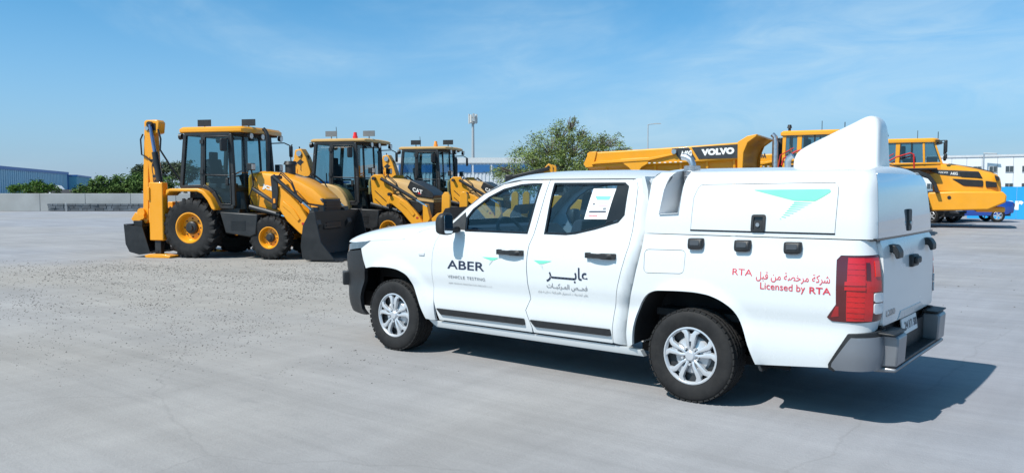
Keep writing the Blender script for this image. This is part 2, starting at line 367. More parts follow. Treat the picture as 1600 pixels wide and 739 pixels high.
def _path():
    d = .01; us = np.arange(-5.2, 2.4, d); th = np.interp(us + d / 2, [p[0] for p in TH], [p[1] for p in TH])
    x = np.concatenate([[0], np.cumsum(np.cos(th) * d)]); y = np.concatenate([[0], np.cumsum(np.sin(th) * d)]); us = np.append(us, 2.4)
    k = np.argmin(abs(us + 1.5)); return us, x - x[k] - 1.5, y - y[k] - .905
PU, PX, PY = _path()
PROF = [(.22, -.10), (.30, -.055), (.40, -.022), (.50, -.012), (.58, -.016), (.65, -.022), (.71, -.010), (.78, 0), (.90, 0), (1.0, -.010), (1.08, -.026), (1.15, -.052), (1.2, -.072), (1.64, -.262), (1.70, -.33)]
CPROF = [(1.2, -.045), (1.30, -.050), (1.5, -.084), (1.58, -.104), (1.63, -.130), (1.665, -.165), (1.69, -.205)]
def sstep(a, b, t):
    t = min(1, max(0, (t - a) / (b - a))); return t * t * (3 - 2 * t)
def smooth_line(P, n=4):
    o = []
    for i in range(len(P) - 1):
        p0, p1, p2, p3 = [Vector(P[max(0, min(len(P) - 1, i + k))]) for k in (-1, 0, 1, 2)]
        for j in range(n):
            t = j / n; q = .5 * ((2 * p1) + (p2 - p0) * t + (2 * p0 - 5 * p1 + 4 * p2 - p3) * t * t + (3 * p1 - p0 - 3 * p2 + p3) * t ** 3); o.append((q.x, q.y))
    return o + [tuple(P[-1])]
BPROF = [p for p in [(.22, -.10), (.30, -.055), (.40, -.022), (.50, -.012), (.58, -.016), (.65, -.022), (.71, -.010), (.78, 0), (.90, 0), (1.0, -.008), (1.08, -.018), (1.15, -.033), (1.23, -.047)]]
def canopy_surf(sgn=1):
    def f(u, z, d):
        k = pch(z, CPROF); wy = .905 - .03 * sstep(.2, 1.3, u) + k + d; xr = 1.262 + .45 * k + d; r = .075 + d; u0 = 1.17
        if u <= .9: x, y = u, -wy
        elif u <= u0: x, y = .9 + (u - .9) / (u0 - .9) * (xr - r - .9), -wy
        else:
            a = (u - u0) / .118 * math.pi / 2
            if a < math.pi / 2: x, y = xr - r + r * math.sin(a), -(wy - r) - r * math.cos(a)
            else: x, y = xr, -(wy - r) + (u - u0 - .118)
        return (x, y * sgn, z)
    return f
def surf(prof, flare=True, sgn=1, extra=None):
    def f(u, z, d):
        k = pch(z, prof) + d
        if flare and z < 1.0:
            for ax, rr in ((-3.13, .535), (0., .535)):
                r = math.hypot(u - ax, z - .36); k += .022 * sstep(rr, rr - .05, r)
        if extra: k += extra(u, z)
        th = float(np.interp(u, [p[0] for p in TH], [p[1] for p in TH])); x = float(np.interp(u, PU, PX)); y = float(np.interp(u, PU, PY))
        x += math.sin(th) * k; y -= math.cos(th) * k
        return (x, y * sgn, z)
    return f
def wfun(x):
    k = PX.argsort() if False else slice(None)
    m = PU < 0; return -float(np.interp(x, PX[m], PY[m]))
SH = {'ar': 0}
FORMS = dict(zip('ابةتجحخدذرسشصعفقكلمني', [(0xFE8D, 0), (0xFE8F, 1), (0xFE93, 0), (0xFE95, 1), (0xFE9D, 1), (0xFEA1, 1), (0xFEA5, 1), (0xFEA9, 0), (0xFEAB, 0), (0xFEAD, 0), (0xFEB1, 1), (0xFEB5, 1), (0xFEB9, 1), (0xFEC9, 1), (0xFED1, 1), (0xFED5, 1), (0xFED9, 1), (0xFEDD, 1), (0xFEE1, 1), (0xFEE5, 1), (0xFEF1, 1)]))
def arabic(s):
    o = []
    for i, ch in enumerate(s):
        if ch == 'ـ' or ch not in FORMS: o.append(ch); continue
        pv = s[i - 1] if i else ' '; nx = s[i + 1] if i + 1 < len(s) else ' '
        a = pv == 'ـ' or (pv in FORMS and FORMS[pv][1]); b = nx == 'ـ' or nx in FORMS
        base, dual = FORMS[ch]
        o.append(chr(base + ((3 if a else 2) if (b and dual) else (1 if a else 0))))
    return ''.join(o[::-1])
WH_R = .344
def car_wheel(parent, x, y, sgn):
    wl = empty('wheel', (x, y, WH_R), 0, parent)
    o = -1 if sgn > 0 else 1       # outward direction in local y
    Rr, hw = WH_R, .108
    prof = [(.205, .10), (.222, .108), (.25, .113), (.285, .116), (.312, .112), (.326, .104), (.337, .092), (.341, .07), (.336, .068), (.336, .060), (.343, .058), (.344, .026), (.337, .024), (.337, .016), (.344, .014)]
    prof = prof + [(r, -h) for r, h in prof[::-1]]
    t = MB().lathe([(r, h) for r, h in prof], n=60)
    nb = 44                                                    # shoulder and centre tread blocks
    for k in range(nb):
        a = 2 * math.pi * k / nb
        for h, ww, sk in ((.088, .036, .02), (-.088, .036, -.02), (.042, .026, .012), (-.042, .026, -.012), (0, .022, .0)):
            M = Matrix.Rotation(-(a + sk + (0.07 if h == 0 else 0)), 4, 'Y')
            rr = .3355 if abs(h) > .08 else .3395
            t.box((rr, h, 0), (.012, ww, .037), T=M, ry=0)
    t.build('tyre', RUBBER, wl, smooth=40, recalc=False, merge=False)
    h = MB()
    h.lathe([(.206, .085 * o), (.214, .100 * o), (.212, .108 * o), (.203, .110 * o), (.196, .102 * o), (.190, .088 * o)], n=48)
    for k in range(5):                                          # five pairs of spokes that fan out to the ring
        for sd in (-1, 1):
            a0 = math.pi / 2 + 2 * math.pi * k / 5
            pts = [(.040, sd * .16), (.075, sd * .24), (.12, sd * .20), (.165, sd * .19), (.200, sd * .31)]
            wds = [.022, .020, .026, .034, .046]; dep = [.102, .110, .112, .110, .104]
            rings = []
            for (r, da), wd, dp in zip(pts, wds, dep):
                a = a0 + da; c = Vector((math.cos(a) * r, 0, math.sin(a) * r)); tn = Vector((-math.sin(a), 0, math.cos(a)))
                rings.append([c - tn * wd / 2 * 1.25 + Vector((0, (dp - .028) * o, 0)), c - tn * wd / 2 + Vector((0, (dp - .004) * o, 0)), c + Vector((0, dp * o, 0)), c + tn * wd / 2 + Vector((0, (dp - .004) * o, 0)), c + tn * wd / 2 * 1.25 + Vector((0, (dp - .028) * o, 0))])
            h.loft(rings, True)
        a = math.pi / 2 + 2 * math.pi * (k + .5) / 5
        h.cyl((math.cos(a) * .062, .085 * o, math.sin(a) * .062), (math.cos(a) * .062, .113 * o, math.sin(a) * .062), .012, .009, 8)
        a = math.pi / 2 + 2 * math.pi * k / 5
        h.cyl((math.cos(a) * .15, .06 * o, math.sin(a) * .15), (math.cos(a) * .10, .085 * o, math.sin(a) * .10), .03, .02, 6)
    h.lathe([(0, .112 * o), (.030, .112 * o), (.040, .104 * o), (.046, .09 * o)], n=20)
    h.lathe([(.07, .078 * o), (.085, .070 * o), (.13, .066 * o), (.145, .05 * o)], n=32)
    h.build('hubcap', SILVER, wl, smooth=30)
    d = MB().lathe([(.0, .045 * o), (.12, .045 * o), (.20, .060 * o), (.207, .088 * o)], n=32)
    d.build('rim', mat('dark_steel_rim', (.05, .052, .056), .5, metal=.5), wl)
    return wl

def pickup():
    root = empty('pickup_truck', (0, 0, 0))
    tag(root, 'white double cab pickup truck with fin on its white service canopy', 'pickup truck')
    arch_r = [(-.485, .37), (-.47, .51), (-.44, .64), (-.38, .745), (-.31, .795), (-.20, .812), (0.0, .818), (.10, .812), (.17, .80), (.26, .765), (.34, .705), (.40, .60), (.44, .48), (.49, .345)]
    arch_f = [(-3.535, .775), (-3.44, .795), (-3.26, .806), (-3.12, .802), (-3.02, .785), (-2.92, .742), (-2.85, .65), (-2.79, .54), (-2.75, .45), (-2.705, .355)]
    arch_r = smooth_line(arch_r); arch_f = smooth_line(arch_f)
    door_f = [(-2.555, .355), (-2.598, .53), (-2.603, .65), (-2.607, .84), (-2.602, .98), (-2.585, 1.07), (-2.535, 1.165)]
    gap_f = [(-1.462, .40), (-1.523, .54), (-1.475, .64), (-1.494, .78), (-1.505, .89), (-1.506, 1.0), (-1.500, 1.09), (-1.476, 1.18), (-1.456, 1.42), (-1.446, 1.635)]
    rear_d = [(-.672, .36), (-.67, .48), (-.655, .60), (-.62, .81), (-.57, 1.01), (-.545, 1.12), (-.54, 1.24), (-.553, 1.44), (-.572, 1.575), (-.59, 1.61), (-.64, 1.632)]
    cabr = [(-.56, .34), (-.56, .45), (-.54, .65), (-.49, .85), (-.455, 1.01), (-.435, 1.11), (-.425, 1.22), (-.44, 1.34), (-.45, 1.54), (-.46, 1.64)]
    winF = [(-2.245, 1.192), (-2.268, 1.30), (-2.215, 1.375), (-2.065, 1.485), (-1.92, 1.555), (-1.74, 1.595), (-1.62, 1.602), (-1.527, 1.602), (-1.552, 1.192)]
    winR = [(-1.362, 1.196), (-1.382, 1.605), (-.70, 1.605), (-.662, 1.58), (-.645, 1.36), (-.685, 1.308), (-.88, 1.248), (-1.06, 1.206), (-1.15, 1.196)]
    top_f = [(-2.50, 1.205), (-2.31, 1.375), (-2.13, 1.512), (-1.94, 1.60), (-1.74, 1.634), (-1.446, 1.638)]
    for s in (1, -1):
        F = surf(PROF, True, s); FC = canopy_surf(s); FB = surf(BPROF, True, s); fl = s < 0; lab = 'left' if s > 0 else 'right'
        def pan(name, poly, m=WHITE, f=F, holes=(), parent=root, thick=.025, step=.05, off=0., back=False):
            return drape(MB(), poly, f, holes, step, thick, off, fl, back).build(name, m, parent, recalc=False, merge=False, smooth=40)
        sh = lambda P, d: [(x + d, z) for x, z in P]
        # front fender
        fe = sh(door_f, -.004)
        pan('front_fender', [(-2.705, .352), (-2.60, .345)] + fe[1:] + [(-2.525, 1.195), (-2.64, 1.203), (-2.77, 1.176), (-3.0, 1.082), (-3.25, 1.066), (-3.47, 1.05), (-3.618, .968), (-3.575, .85)] + arch_f, step=.045)
        # doors
        fd = pan('front_door', [(-1.462 - .004, .355), (-2.545, .355)] + door_f[1:] + top_f + [(x - .004, z) for x, z in gap_f[::-1]], holes=[winF])
        rd = pan('rear_door', [(x + .004, z) for x, z in gap_f] + [(-1.44, 1.638), (-.64, 1.636)] + rear_d[::-1][1:] + [(-.68, .355), (-1.45, .355)], holes=[winR])
        pan('window', grow(winF, .012), TINT, parent=fd, thick=0, off=-.012, step=.12)
        pan('window', grow(winR, .012), TINT, parent=rd, thick=0, off=-.012, step=.12)
        for nm, wn, dd in (('window_seal', winF, fd), ('window_seal', winR, rd)):
            border(MB(), wn, F, .010, .003, .008).build(nm, BLACKG, dd, recalc=True)
        pan('quarter_trim', [(-.765, 1.597), (-.71, 1.597), (-.672, 1.577), (-.655, 1.362), (-.692, 1.318), (-.80, 1.287)], BLACKG, parent=rd, thick=.004, off=-.004)
        pan('mirror_base_trim', [(-2.47, 1.205), (-2.30, 1.352), (-2.275, 1.30), (-2.255, 1.195)], BLACKP, parent=fd, thick=.006, off=.006)
        for nm, a, b, dd in (('door_strip', -2.56, -1.535, fd), ('door_strip', -1.475, -.685, rd)):
            pan(nm, fillet([(a, .464), (b, .467), (b + .005, .412), (a + .055, .409)], .012), BLACKP, parent=dd, thick=.022, off=.016, step=.035)
        for a, b, z, dd in ((-1.815, -1.55, 1.022, fd), (-.905, -.645, 1.038, rd)):
            h = MB(); n = 9; rings = []
            for k in range(n):
                t = k / (n - 1); u = a + (b - a) * t; bow = .012 + .034 * math.sin(math.pi * t) ** .5; hh = .019 if .1 < t < .62 else .024
                P = Vector(F(u, z, bow)); rings.append([P + Vector((0, s * dy, dz)) for dy, dz in ((0, -hh), (-.012, -hh * .6), (-.012, hh * .6), (0, hh), (.014, hh * .7), (.014, -hh * .7))])
            h.loft(rings)
            for u in (a + .012, b - .012): h.box(F(u, z, .01), (.03, .05, .042))
            ho = h.build('door_handle', BLACKP, dd, smooth=50)
            if dd is fd and s > 0: MB().cyl(F(b - .03, z, .018), F(b - .03, z, .034), .010, n=10).build('key_lock', STEEL, ho) if False else None
            pan('handle_recess', [(a + .08 + .065 * math.cos(t) + .04, z + .035 * math.sin(t)) for t in np.linspace(0, 6.2, 20)], mat('white_paint_recess', (.74, .75, .76), .3, var=.02), parent=dd, thick=.001, off=.0015)
        # sill
        SF = surf([(.20, -.16), (.26, -.10), (.30, -.075), (.335, -.066), (.40, -.07)], False, s)
        pan('sill', [(-2.70, .34), (-2.60, .338), (-.56, .335), (-.44, .325), (-.42, .275), (-2.62, .275)], parent=root, f=SF, thick=.05, off=.012)
        # cab corner
        def rc(u, z):
            e = np.interp(z, [p[1] for p in cabr], [p[0] for p in cabr]); t = max(0, (u - (e - .085)) / .085); return -.07 * t * t
        pan('cab_corner', [(x + .006, z) for x, z in rear_d] + [(-.60, 1.645), (-.46, 1.645)] + cabr[::-1], f=surf(PROF, False, s, rc), thick=.05, step=.03)
        # bed side with flap and lamp cut out
        flap = fillet([(-.39, 1.105), (-.055, 1.112), (-.06, .945), (-.385, .932)], .035)
        lamp = [(1.022, 1.10), (1.045, 1.128), (1.352, 1.135), (1.352, .86), (1.347, .715), (1.15, .70), (1.0, .70), (.972, .722), (1.028, .81)]
        bed = [(x + .016, z) for x, z in cabr[:7]] + [(-.40, 1.224), (1.10, 1.230), (1.355, 1.230)] + [(1.357, 1.14), (1.357, .71), (1.350, .655), (1.26, .63), (1.11, .625), (.985, .41), (.985, .385), (.53, .345)] + arch_r[::-1]
        pan('bed_side', bed, f=FB, holes=[grow(flap, .004), grow(lamp, .003)], step=.04, thick=.03)
        pan('fuel_flap', flap, f=FB, thick=.03, off=-.001)
        pan('lamp_well', grow(lamp, .004), BLACKG, f=surf(BPROF, False, s), thick=0, off=-.03)
        lm = pan('tail_lamp', lamp, REDD, f=surf(BPROF, False, s), thick=.03, off=.006, step=.03)
        LF0 = surf(BPROF, False, s); LF = lambda u, z, d: LF0(u if u < 1.2 else 1.2 + (u - 1.2) * 1.52, z, d)
        for poly, m_, of in (([(1.092, 1.118), (1.20, 1.12), (1.20, .712), (1.092, .708)], RED, .010), ([(1.20, 1.118), (1.285, 1.122), (1.285, .905), (1.20, .90)], RED, .0088),
                             ([(1.205, 1.09), (1.222, 1.09), (1.222, .98), (1.205, .98)], REDD, .013), ([(1.247, 1.10), (1.276, 1.10), (1.276, 1.0), (1.247, 1.0)], mat('bright_red_reflector', (.8, .03, .02), .1, coat=1, var=.05), .0135),
                             ([(1.08, .965), (1.20, .97), (1.20, .945), (1.08, .94)], RED, .017), ([(1.08, .932), (1.20, .935), (1.20, .912), (1.08, .91)], RED, .017),
                             (fillet([(1.238, .895), (1.292, .897), (1.290, .838), (1.238, .835)], .014), CLEAR, .015), (fillet([(1.238, .828), (1.290, .83), (1.288, .762), (1.238, .758)], .014), CLEAR, .015),
                             ([(1.20, .90), (1.235, .90), (1.235, .712), (1.20, .712)], RED, .0094), ([(1.026, .80), (1.045, .80), (1.045, .735), (.995, .725)], mat('mid_red_lens', (.30, .01, .012), .14, coat=.8), .0084)):
            pan('lamp_segment', poly, m_, f=LF, parent=lm, thick=.01, off=of, step=.03)
        if s > 0:
            for k in range(11):
                z = .73 + k * .035
                if .90 < z < .98: continue
                pan('lens_rib', [(1.096, z), (1.195, z + .001), (1.195, z + .006), (1.096, z + .005)], RED, f=LF, parent=lm, thick=.005, off=.0135)
        # three black hinge cups on the bed rail
        for k, (a, b) in enumerate(((-.03, .085), (.325, .44), (.675, .79))):
            m2 = MB(); rr = []
            for of, e in ((0., 0), (.030, 0), (.040, .010)): rr.append([FB(u, z, of) for u, z in fillet([(a + e, 1.205 - e), (b - e, 1.208 - e), (b - e, 1.145 + e), (b - .012 - e, 1.128 + e), (a + .008 + e, 1.125 + e), (a + e, 1.15 + e)], .012, 2)])
            m2.loft(rr); ob = m2.build('canopy_clamp', BLACKP, root, smooth=50)
            pan('clamp_cap', fillet([(a + .022, 1.19), (b - .022, 1.192), (b - .022, 1.158), (a + .022, 1.156)], .008, 2), mat('dark_grey_plastic', (.045, .05, .058), .4), f=FB, parent=ob, thick=.006, off=.044)
        # canopy side with lifting panel
        door = fillet([(-.025, 1.268), (-.02, 1.50), (.015, 1.592), (.98, 1.602), (1.005, 1.575), (.992, 1.272)], .03, only=(2, 3, 4))
        cs = [(-.405, 1.229), (1.285, 1.238), (1.285, 1.69), (-.105, 1.69), (-.115, 1.60), (-.135, 1.385), (-.29, 1.375), (-.272, 1.56), (-.255, 1.65), (-.225, 1.69), (-.35, 1.69), (-.385, 1.64), (-.39, 1.54), (-.405, 1.34)]
        cp = pan('canopy_side', cs, f=FC, holes=[grow(door, .004)], step=.045)
        dp = pan('canopy_side_door', door, f=FC, parent=cp, thick=.03, off=.001)
        pan('side_door_seal', [(-.03, 1.268), (.996, 1.2725), (.996, 1.262), (-.03, 1.257)], BLACKG, f=FC, parent=cp, thick=.003, off=.003)
        lt = fillet([(.432, 1.385), (.53, 1.387), (.528, 1.268), (.43, 1.266)], .018)
        lo = MB(); drape(lo, lt, FC, [grow(lt, -.017)], .03, .012, .014, fl).build('latch_frame', BLACKP, dp, recalc=False, merge=False)
        pan('latch_cup', grow(lt, -.016), BLACKG, f=FC, parent=dp, thick=.003, off=.004)
        pan('latch_paddle', fillet([(.452, 1.345), (.51, 1.346), (.508, 1.282), (.451, 1.281)], .01), BLACKP, f=FC, parent=dp, thick=.006, off=.011)
        MB().cyl(FC(.480, 1.315, .010), FC(.480, 1.315, .020), .014, n=14).build('key_lock', STEEL, dp)
        # green bird emblem on the canopy door
        if True:
            e = lambda p: p if s > 0 else [(1.37 - x, z) for x, z in p]
            pan('emblem', e(fillet([(.425, 1.556), (.945, 1.562), (.955, 1.545), (.852, 1.482), (.715, 1.484)], .012)), GREEN, f=FC, parent=dp, thick=.0005, off=.0035)
            for k in range(9):
                t = k / 8; z = 1.474 - t * .112; xa = .715 - t * .085; L = .115 * (1 - t) ** .8 + .006; h = .0085 * (1 - .7 * t)
                pan('emblem_stripe', e([(xa, z), (xa + L, z - .005), (xa + L * .8, z - .008), (xa - .004, z - h)]), GREEN, f=FC, parent=dp, thick=.0005, off=.0035)
        # recess for the exhaust in the canopy shoulder
        rcs = MB()
        W0, W1 = s * -.86, s * -.42
        W2 = s * -.70; rcs.add([(-.29, W0, 1.372), (-.135, W0, 1.382), (-.13, W1, 1.39), (-.26, W1, 1.38), (-.226, W2, 1.692), (-.107, W2, 1.692), (-.109, W1, 1.717), (-.226, W1, 1.717), (-.27, s * -.815, 1.56), (-.12, s * -.805, 1.58)], [(0, 1, 2, 3), (3, 2, 6, 7), (0, 3, 7, 8), (8, 7, 4), (1, 9, 6, 2), (9, 5, 6)])
        rcs.build('exhaust_recess', mat('white_gelcoat', (.70, .72, .74), .4, var=.03), cp, smooth=0, recalc=False)
        # flare liners
        for ax, r0, pl in ((-3.13, .46, arch_f), (0., .46, arch_r)):
            mm = MB(); q = dens(pl, .06)[:-3] if False else pl
            a = [F(u, z, -.024) for u, z in q]; b = [(F(u, z, 0)[0], s * -.50, z + .02) for u, z in q]
            n = len(q); mm.add(a + b, [(k, k + 1, n + k + 1, n + k) for k in range(n - 1)]); mm.build('wheel_well', UNDER, root, recalc=False)
            MB().add([(ax - .62, s * -.50, .25), (ax + .60, s * -.50, .25), (ax + .60, s * -.50, 1.0), (ax - .62, s * -.50, 1.0)], [(0, 1, 2, 3)]).build('wheel_well_wall', UNDER, root, smooth=0)
        car_wheel(root, -3.13, s * -.795, s); car_wheel(root, 0, s * -.795, s)
        mf = MB().loft([[Vector((x0, s * -y, z)) for x0, y, z in ((.455, .87, z), (.475, .87, z), (.475, .66, z), (.455, .66, z))] for z in (.42, .30)] )
        mf.v = [(x + (.42 - z) * .5, y, z) for x, y, z in mf.v]; mf.build('mud_flap', BLACKP, root)
        # door mirror
        mm = MB(); rings = []
        for yy, k in ((-.955, .80), (-.968, .96), (-1.01, 1.0), (-1.065, .96), (-1.09, .80), (-1.098, .55)):
            rings.append([(-2.335 + x * .78 * k, s * yy, 1.245 + z * k) for x, z in fillet([(-.07, -.085), (.065, -.095), (.065, .105), (-.03, .105), (-.075, .05)], .035, 3)])
        mo = mm.loft(rings).build('door_mirror', BLACKP, root, smooth=50)
        MB().prism(fillet([(-1.078, 1.168), (-1.078, 1.335), (-.972, 1.33), (-.972, 1.17)], .025), -2.286, -2.281, 'x').build('mirror_glass', mat('mirror_silver', (.55, .62, .68), .05, metal=1), mo) if s > 0 else None
        MB().bar((-2.335, s * -.98, 1.185), (-2.345, s * -.84, 1.20), .06, .05).build('mirror_arm', BLACKP, mo, bevel=.01)
        # front wrap: bumper corner, headlight, grille
        pan('front_bumper', [(-3.618, .955), (-3.54, .765), (-3.575, .64), (-3.605, .48), (-3.60, .36), (-3.555, .305), (-3.70, .295), (-4.1, .32), (-5.02, .33), (-5.02, .74), (-4.35, .76), (-4.1, .84), (-3.85, .93)], BLACKP, thick=.04, off=.012)
        pan('headlight', [(-3.49, 1.046), (-3.618, .972), (-3.85, .945), (-4.05, .90), (-4.08, .96), (-3.80, 1.02), (-3.62, 1.036)], mat('headlight_lens', (.10, .12, .14), .08, coat=1, var=.3, vscale=12), thick=.03)
        pan('grille', [(-4.07, .86), (-4.35, .77), (-5.02, .75), (-5.02, .99), (-4.1, .99)], BLACKG, thick=.03)
        MB().box((F(-3.98, .62, .03)[0], F(-3.98, .62, .03)[1], .64), (.09, .10, .14), rz=R(-35) * s).build('fog_lamp_pod', BLACKP, root, bevel=.012)
        # rear bumper corner
        bc = surf([(.3, -.05), (.40, -.015), (.50, 0), (.64, -.006)], False, s)
        pan('rear_bumper_corner', [(1.125, .603), (1.36, .612), (1.40, .60), (1.40, .395), (1.03, .378), (1.005, .40), (1.01, .425)], GREYB, f=bc, thick=.05, off=.022, step=.03)
        pan('bumper_edge', [(1.105, .625), (1.42, .652), (1.42, .618), (1.36, .613), (1.125, .603), (1.01, .425), (1.005, .40), (1.03, .38), (1.02, .366), (.985, .38), (.985, .415)], BLACKP, f=bc, thick=.05, off=.016, step=.03)
        # lettering on the near doors and bed
        if s > 0:
            FD = lambda u, z, d: F(u, z, .0035)
            letter('lettering', 'ABER', NAVY, fd, FD, -2.412, .842, .442, .078, .012, 1.02)
            letter('lettering', 'VEHICLE TESTING', GREYL, fd, FD, -2.408, .757, .445, .026, .004, 1.15)
            letter('lettering', 'ABER VEHICLES REGISTRATION SERVICES L.L.C', GREYL, fd, FD, -2.405, .705, .515, .011, .0, 1.15)
            pan('emblem', [(-1.995, .967), (-1.81, .968), (-1.868, .944)] + [(-1.91, .946)], GREEN, parent=fd, thick=0, off=.003)
            pan('emblem_tail', [(-1.905, .942), (-1.872, .942), (-1.918, .898)], mat('pale_grey_decal', (.55, .62, .60), .5), parent=fd, thick=0, off=.003)
            pan('emblem', [(-1.43, .968), (-1.245, .972), (-1.33, .946), (-1.375, .943)], GREEN, parent=rd, thick=0, off=.003)
            pan('emblem_tail', [(-1.375, .940), (-1.343, .942), (-1.33, .897)], mat('pale_grey_decal', (.55, .62, .60), .5), parent=rd, thick=0, off=.003)
            letter('lettering', arabic('عابــــــر'), NAVY, rd, FD, -1.295, .800, .405, .133, .016)
            letter('lettering', arabic('فحــص المـركبــات'), GREYL, rd, FD, -1.293, .740, .40, .052, .004)
            letter('lettering', arabic('عابر لخدمات تسجيل المركبات ش.ذ.م.م'), GREYL, rd, FD, -1.385, .698, .495, .026, .0)
            bs = [o for o in root.children if o.name.startswith('bed_side')][0]
            letter('lettering', 'RTA', REDL, bs, FD, .318, .962, .145, .044, .004)
            letter('lettering', arabic('شركة مرخصة من قبل'), REDL, bs, FD, .49, .930, .495, .068, .004)
            letter('lettering', 'Licensed by', REDL, bs, FD, .522, .862, .305, .062, .002)
            letter('lettering', 'RTA', REDL, bs, FD, .855, .871, .138, .044, .014)
            MB().box(F(-2.74, .955, .004), (.075, .012, .03)).build('side_marker', mat('clear_marker', (.62, .64, .66), .15, coat=.6), root, bevel=.006)
    # ---- hood
    ze = [(-4.2, 1.012), (-4.0, 1.015), (-3.66, 1.028), (-3.47, 1.052), (-3.25, 1.068), (-3.0, 1.085), (-2.77, 1.178), (-2.62, 1.207)]
    zc = [(-4.08, 1.03), (-4.02, 1.055), (-3.93, 1.088), (-3.8, 1.128), (-3.6, 1.168), (-3.3, 1.205), (-3.0, 1.238), (-2.66, 1.268)]
    S_ = [-1, -.985, -.965, -.94, -.90, -.85, -.78, -.7, -.6, -.4, -.2, 0]; S_ = S_ + [-s for s in S_[::-1][1:]]
    rows = []
    for x in np.linspace(-2.63, -4.0, 30).tolist() + [-4.03, -4.055, -4.075]:
        zeh = pch(x, ze); zch = pch(x, zc); wv = min(wfun(x), wfun(-4.07) if x < -4.07 else 9) - (pch(zeh, PROF) * -1); r = []
        for s in S_:
            a = abs(s); z = zeh + (zch - zeh) * (1 - a ** 9) ** .75 - .035 * a * a * (1 - a ** 6) * 0 + (.012 * math.exp(-((a - .55) / .12) ** 2)) * (1 if x > -3.9 else 0) - .02 * a * a * (1 - a ** 9)
            r.append((x + .0, s * wv, z))
        rows.append(r)
    rows.append([(x - .004, y * .98, z - .03) for x, y, z in rows[-1]])
    MB().loft(rows, False, False).build('hood', WHITE, root, smooth=50)
    # ---- roof, pillars, windscreen
    Lp = [(-2.54, 1.175), (-2.31, 1.381), (-2.13, 1.518), (-1.94, 1.607), (-1.74, 1.641), (-1.45, 1.645), (-1.0, 1.645), (-.62, 1.643), (-.52, 1.64), (-.46, 1.60)]
    Cp = [(-2.80, 1.235), (-2.52, 1.42), (-2.27, 1.575), (-2.02, 1.68), (-1.80, 1.712), (-1.45, 1.728), (-1.0, 1.728), (-.66, 1.715), (-.54, 1.69), (-.47, 1.62)]
    FL = surf(PROF, False, 1); sh_ = MB(); ws = MB(); nS = [0, .03, .06, .1, .15, .22, .32, .45, .6, .8, 1.]
    def lerp2(P, t):
        i = min(int(t), len(P) - 2); xs = [(k, p[0]) for k, p in enumerate(P)]; zs = [(k, p[1]) for k, p in enumerate(P)]; return pch(t, xs), pch(t, zs)
    ts = [k * .25 for k in range(0, 37)]; grid = []
    for t in ts:
        u, z = lerp2(Lp, t); l = Vector(FL(u, z, -.004)); cx, cz = lerp2(Cp, t); row = []
        for s in nS:
            g = 1 - (1 - s) ** 2.4; row.append(Vector((l.x + (cx - l.x) * g, l.y * (1 - s), l.z + (cz - l.z) * (1 - (1 - s) ** 3.2))))
        grid.append(row + [Vector((p.x, -p.y, p.z)) for p in row[::-1][1:]])
    m_ = len(grid[0])
    for i in range(len(ts) - 1):
        for j in range(m_ - 1):
            jj = min(j, m_ - 2 - j); isg = ts[i] < 3.0 and jj >= 3
            (ws if isg else sh_).add([grid[i][j], grid[i + 1][j], grid[i + 1][j + 1], grid[i][j + 1]], [(0, 1, 2, 3)])
    sh_.build('roof', WHITE, root, smooth=50); ws.build('windscreen', TINT, root, smooth=60)
    for s in (1, -1):
        MB().tube([Vector(FL(*lerp2(Lp, t), -.006)) * Vector((1, 1, 1)) if s > 0 else Vector((FL(*lerp2(Lp, t), -.006)[0], -FL(*lerp2(Lp, t), -.006)[1], FL(*lerp2(Lp, t), -.006)[2])) for t in np.linspace(.1, 8, 40)], .004, 6).build('door_seal', mat('grey_seal', (.16, .16, .17), .6), root)
    MB().prism([(-.56, .36), (-.50, .36), (-.455, 1.1), (-.47, 1.55), (-.50, 1.66), (-.53, 1.66), (-.50, 1.2)], -.70, .70).build('cab_back', WHITE, root)
    MB().box((-2.72, 0, 1.205), (.22, 1.36, .03)).build('cowl', BLACKP, root)
    # ---- cabin
    MB().box((-1.55, 0, .42), (2.0, 1.60, .10)).box((-1.55, -.80, .72), (2.0, .03, .72)).box((-1.55, .80, .72), (2.0, .03, .72)).box((-2.60, 0, .75), (.06, 1.6, .80)).build('cabin_tub', DARKIN, root)
    MB().prism([(-2.62, .7), (-2.62, 1.17), (-2.5, 1.215), (-2.32, 1.20), (-2.20, 1.10), (-2.2, .9), (-2.35, .7)], -.72, .72).build('dashboard', DARKIN, root, bevel=.02)
    c0 = Vector((-2.08, -.37, 1.13)); ax = Vector((.86, 0, .5)).normalized(); e1 = Vector((0, 1, 0)); e2 = ax.cross(e1)
    sw = MB().tube([c0 + (e1 * math.cos(a) + e2 * math.sin(a)) * .185 for a in np.linspace(0, 2 * math.pi, 29)], .016, 8, False)
    for a in (0.3, math.pi - .3, 1.5 * math.pi): sw.bar(c0, c0 + (e1 * math.cos(a) + e2 * math.sin(a)) * .18, .035, .02, ax)
    sw.cyl(c0 - ax * .25, c0 + ax * .02, .05).build('steering_wheel', DARKIN, root)
    MB().box((-1.86, 0, 1.56), (.03, .26, .07), ry=R(12)).cyl((-1.87, 0, 1.59), (-1.90, 0, 1.68), .012).build('rear_view_mirror', DARKIN, root, bevel=.012)
    for yy in (-.37, .37):
        st = MB().prism(fillet([(-1.95, .62), (-1.95, .80), (-1.50, .76), (-1.40, .80), (-1.22, 1.30), (-1.13, 1.31), (-1.24, .70), (-1.40, .58)], .05, 3), yy - .25, yy + .25).build('front_seat', SEATM, root, bevel=.04)
        MB().prism(fillet([(-1.245, 1.335), (-1.20, 1.53), (-1.13, 1.53), (-1.13, 1.335)], .035, 3), yy - .14, yy + .14).cyl((-1.18, yy - .05, 1.26), (-1.175, yy - .05, 1.36), .008).cyl((-1.18, yy + .05, 1.26), (-1.175, yy + .05, 1.36), .008).build('headrest', SEATM, st, bevel=.025)
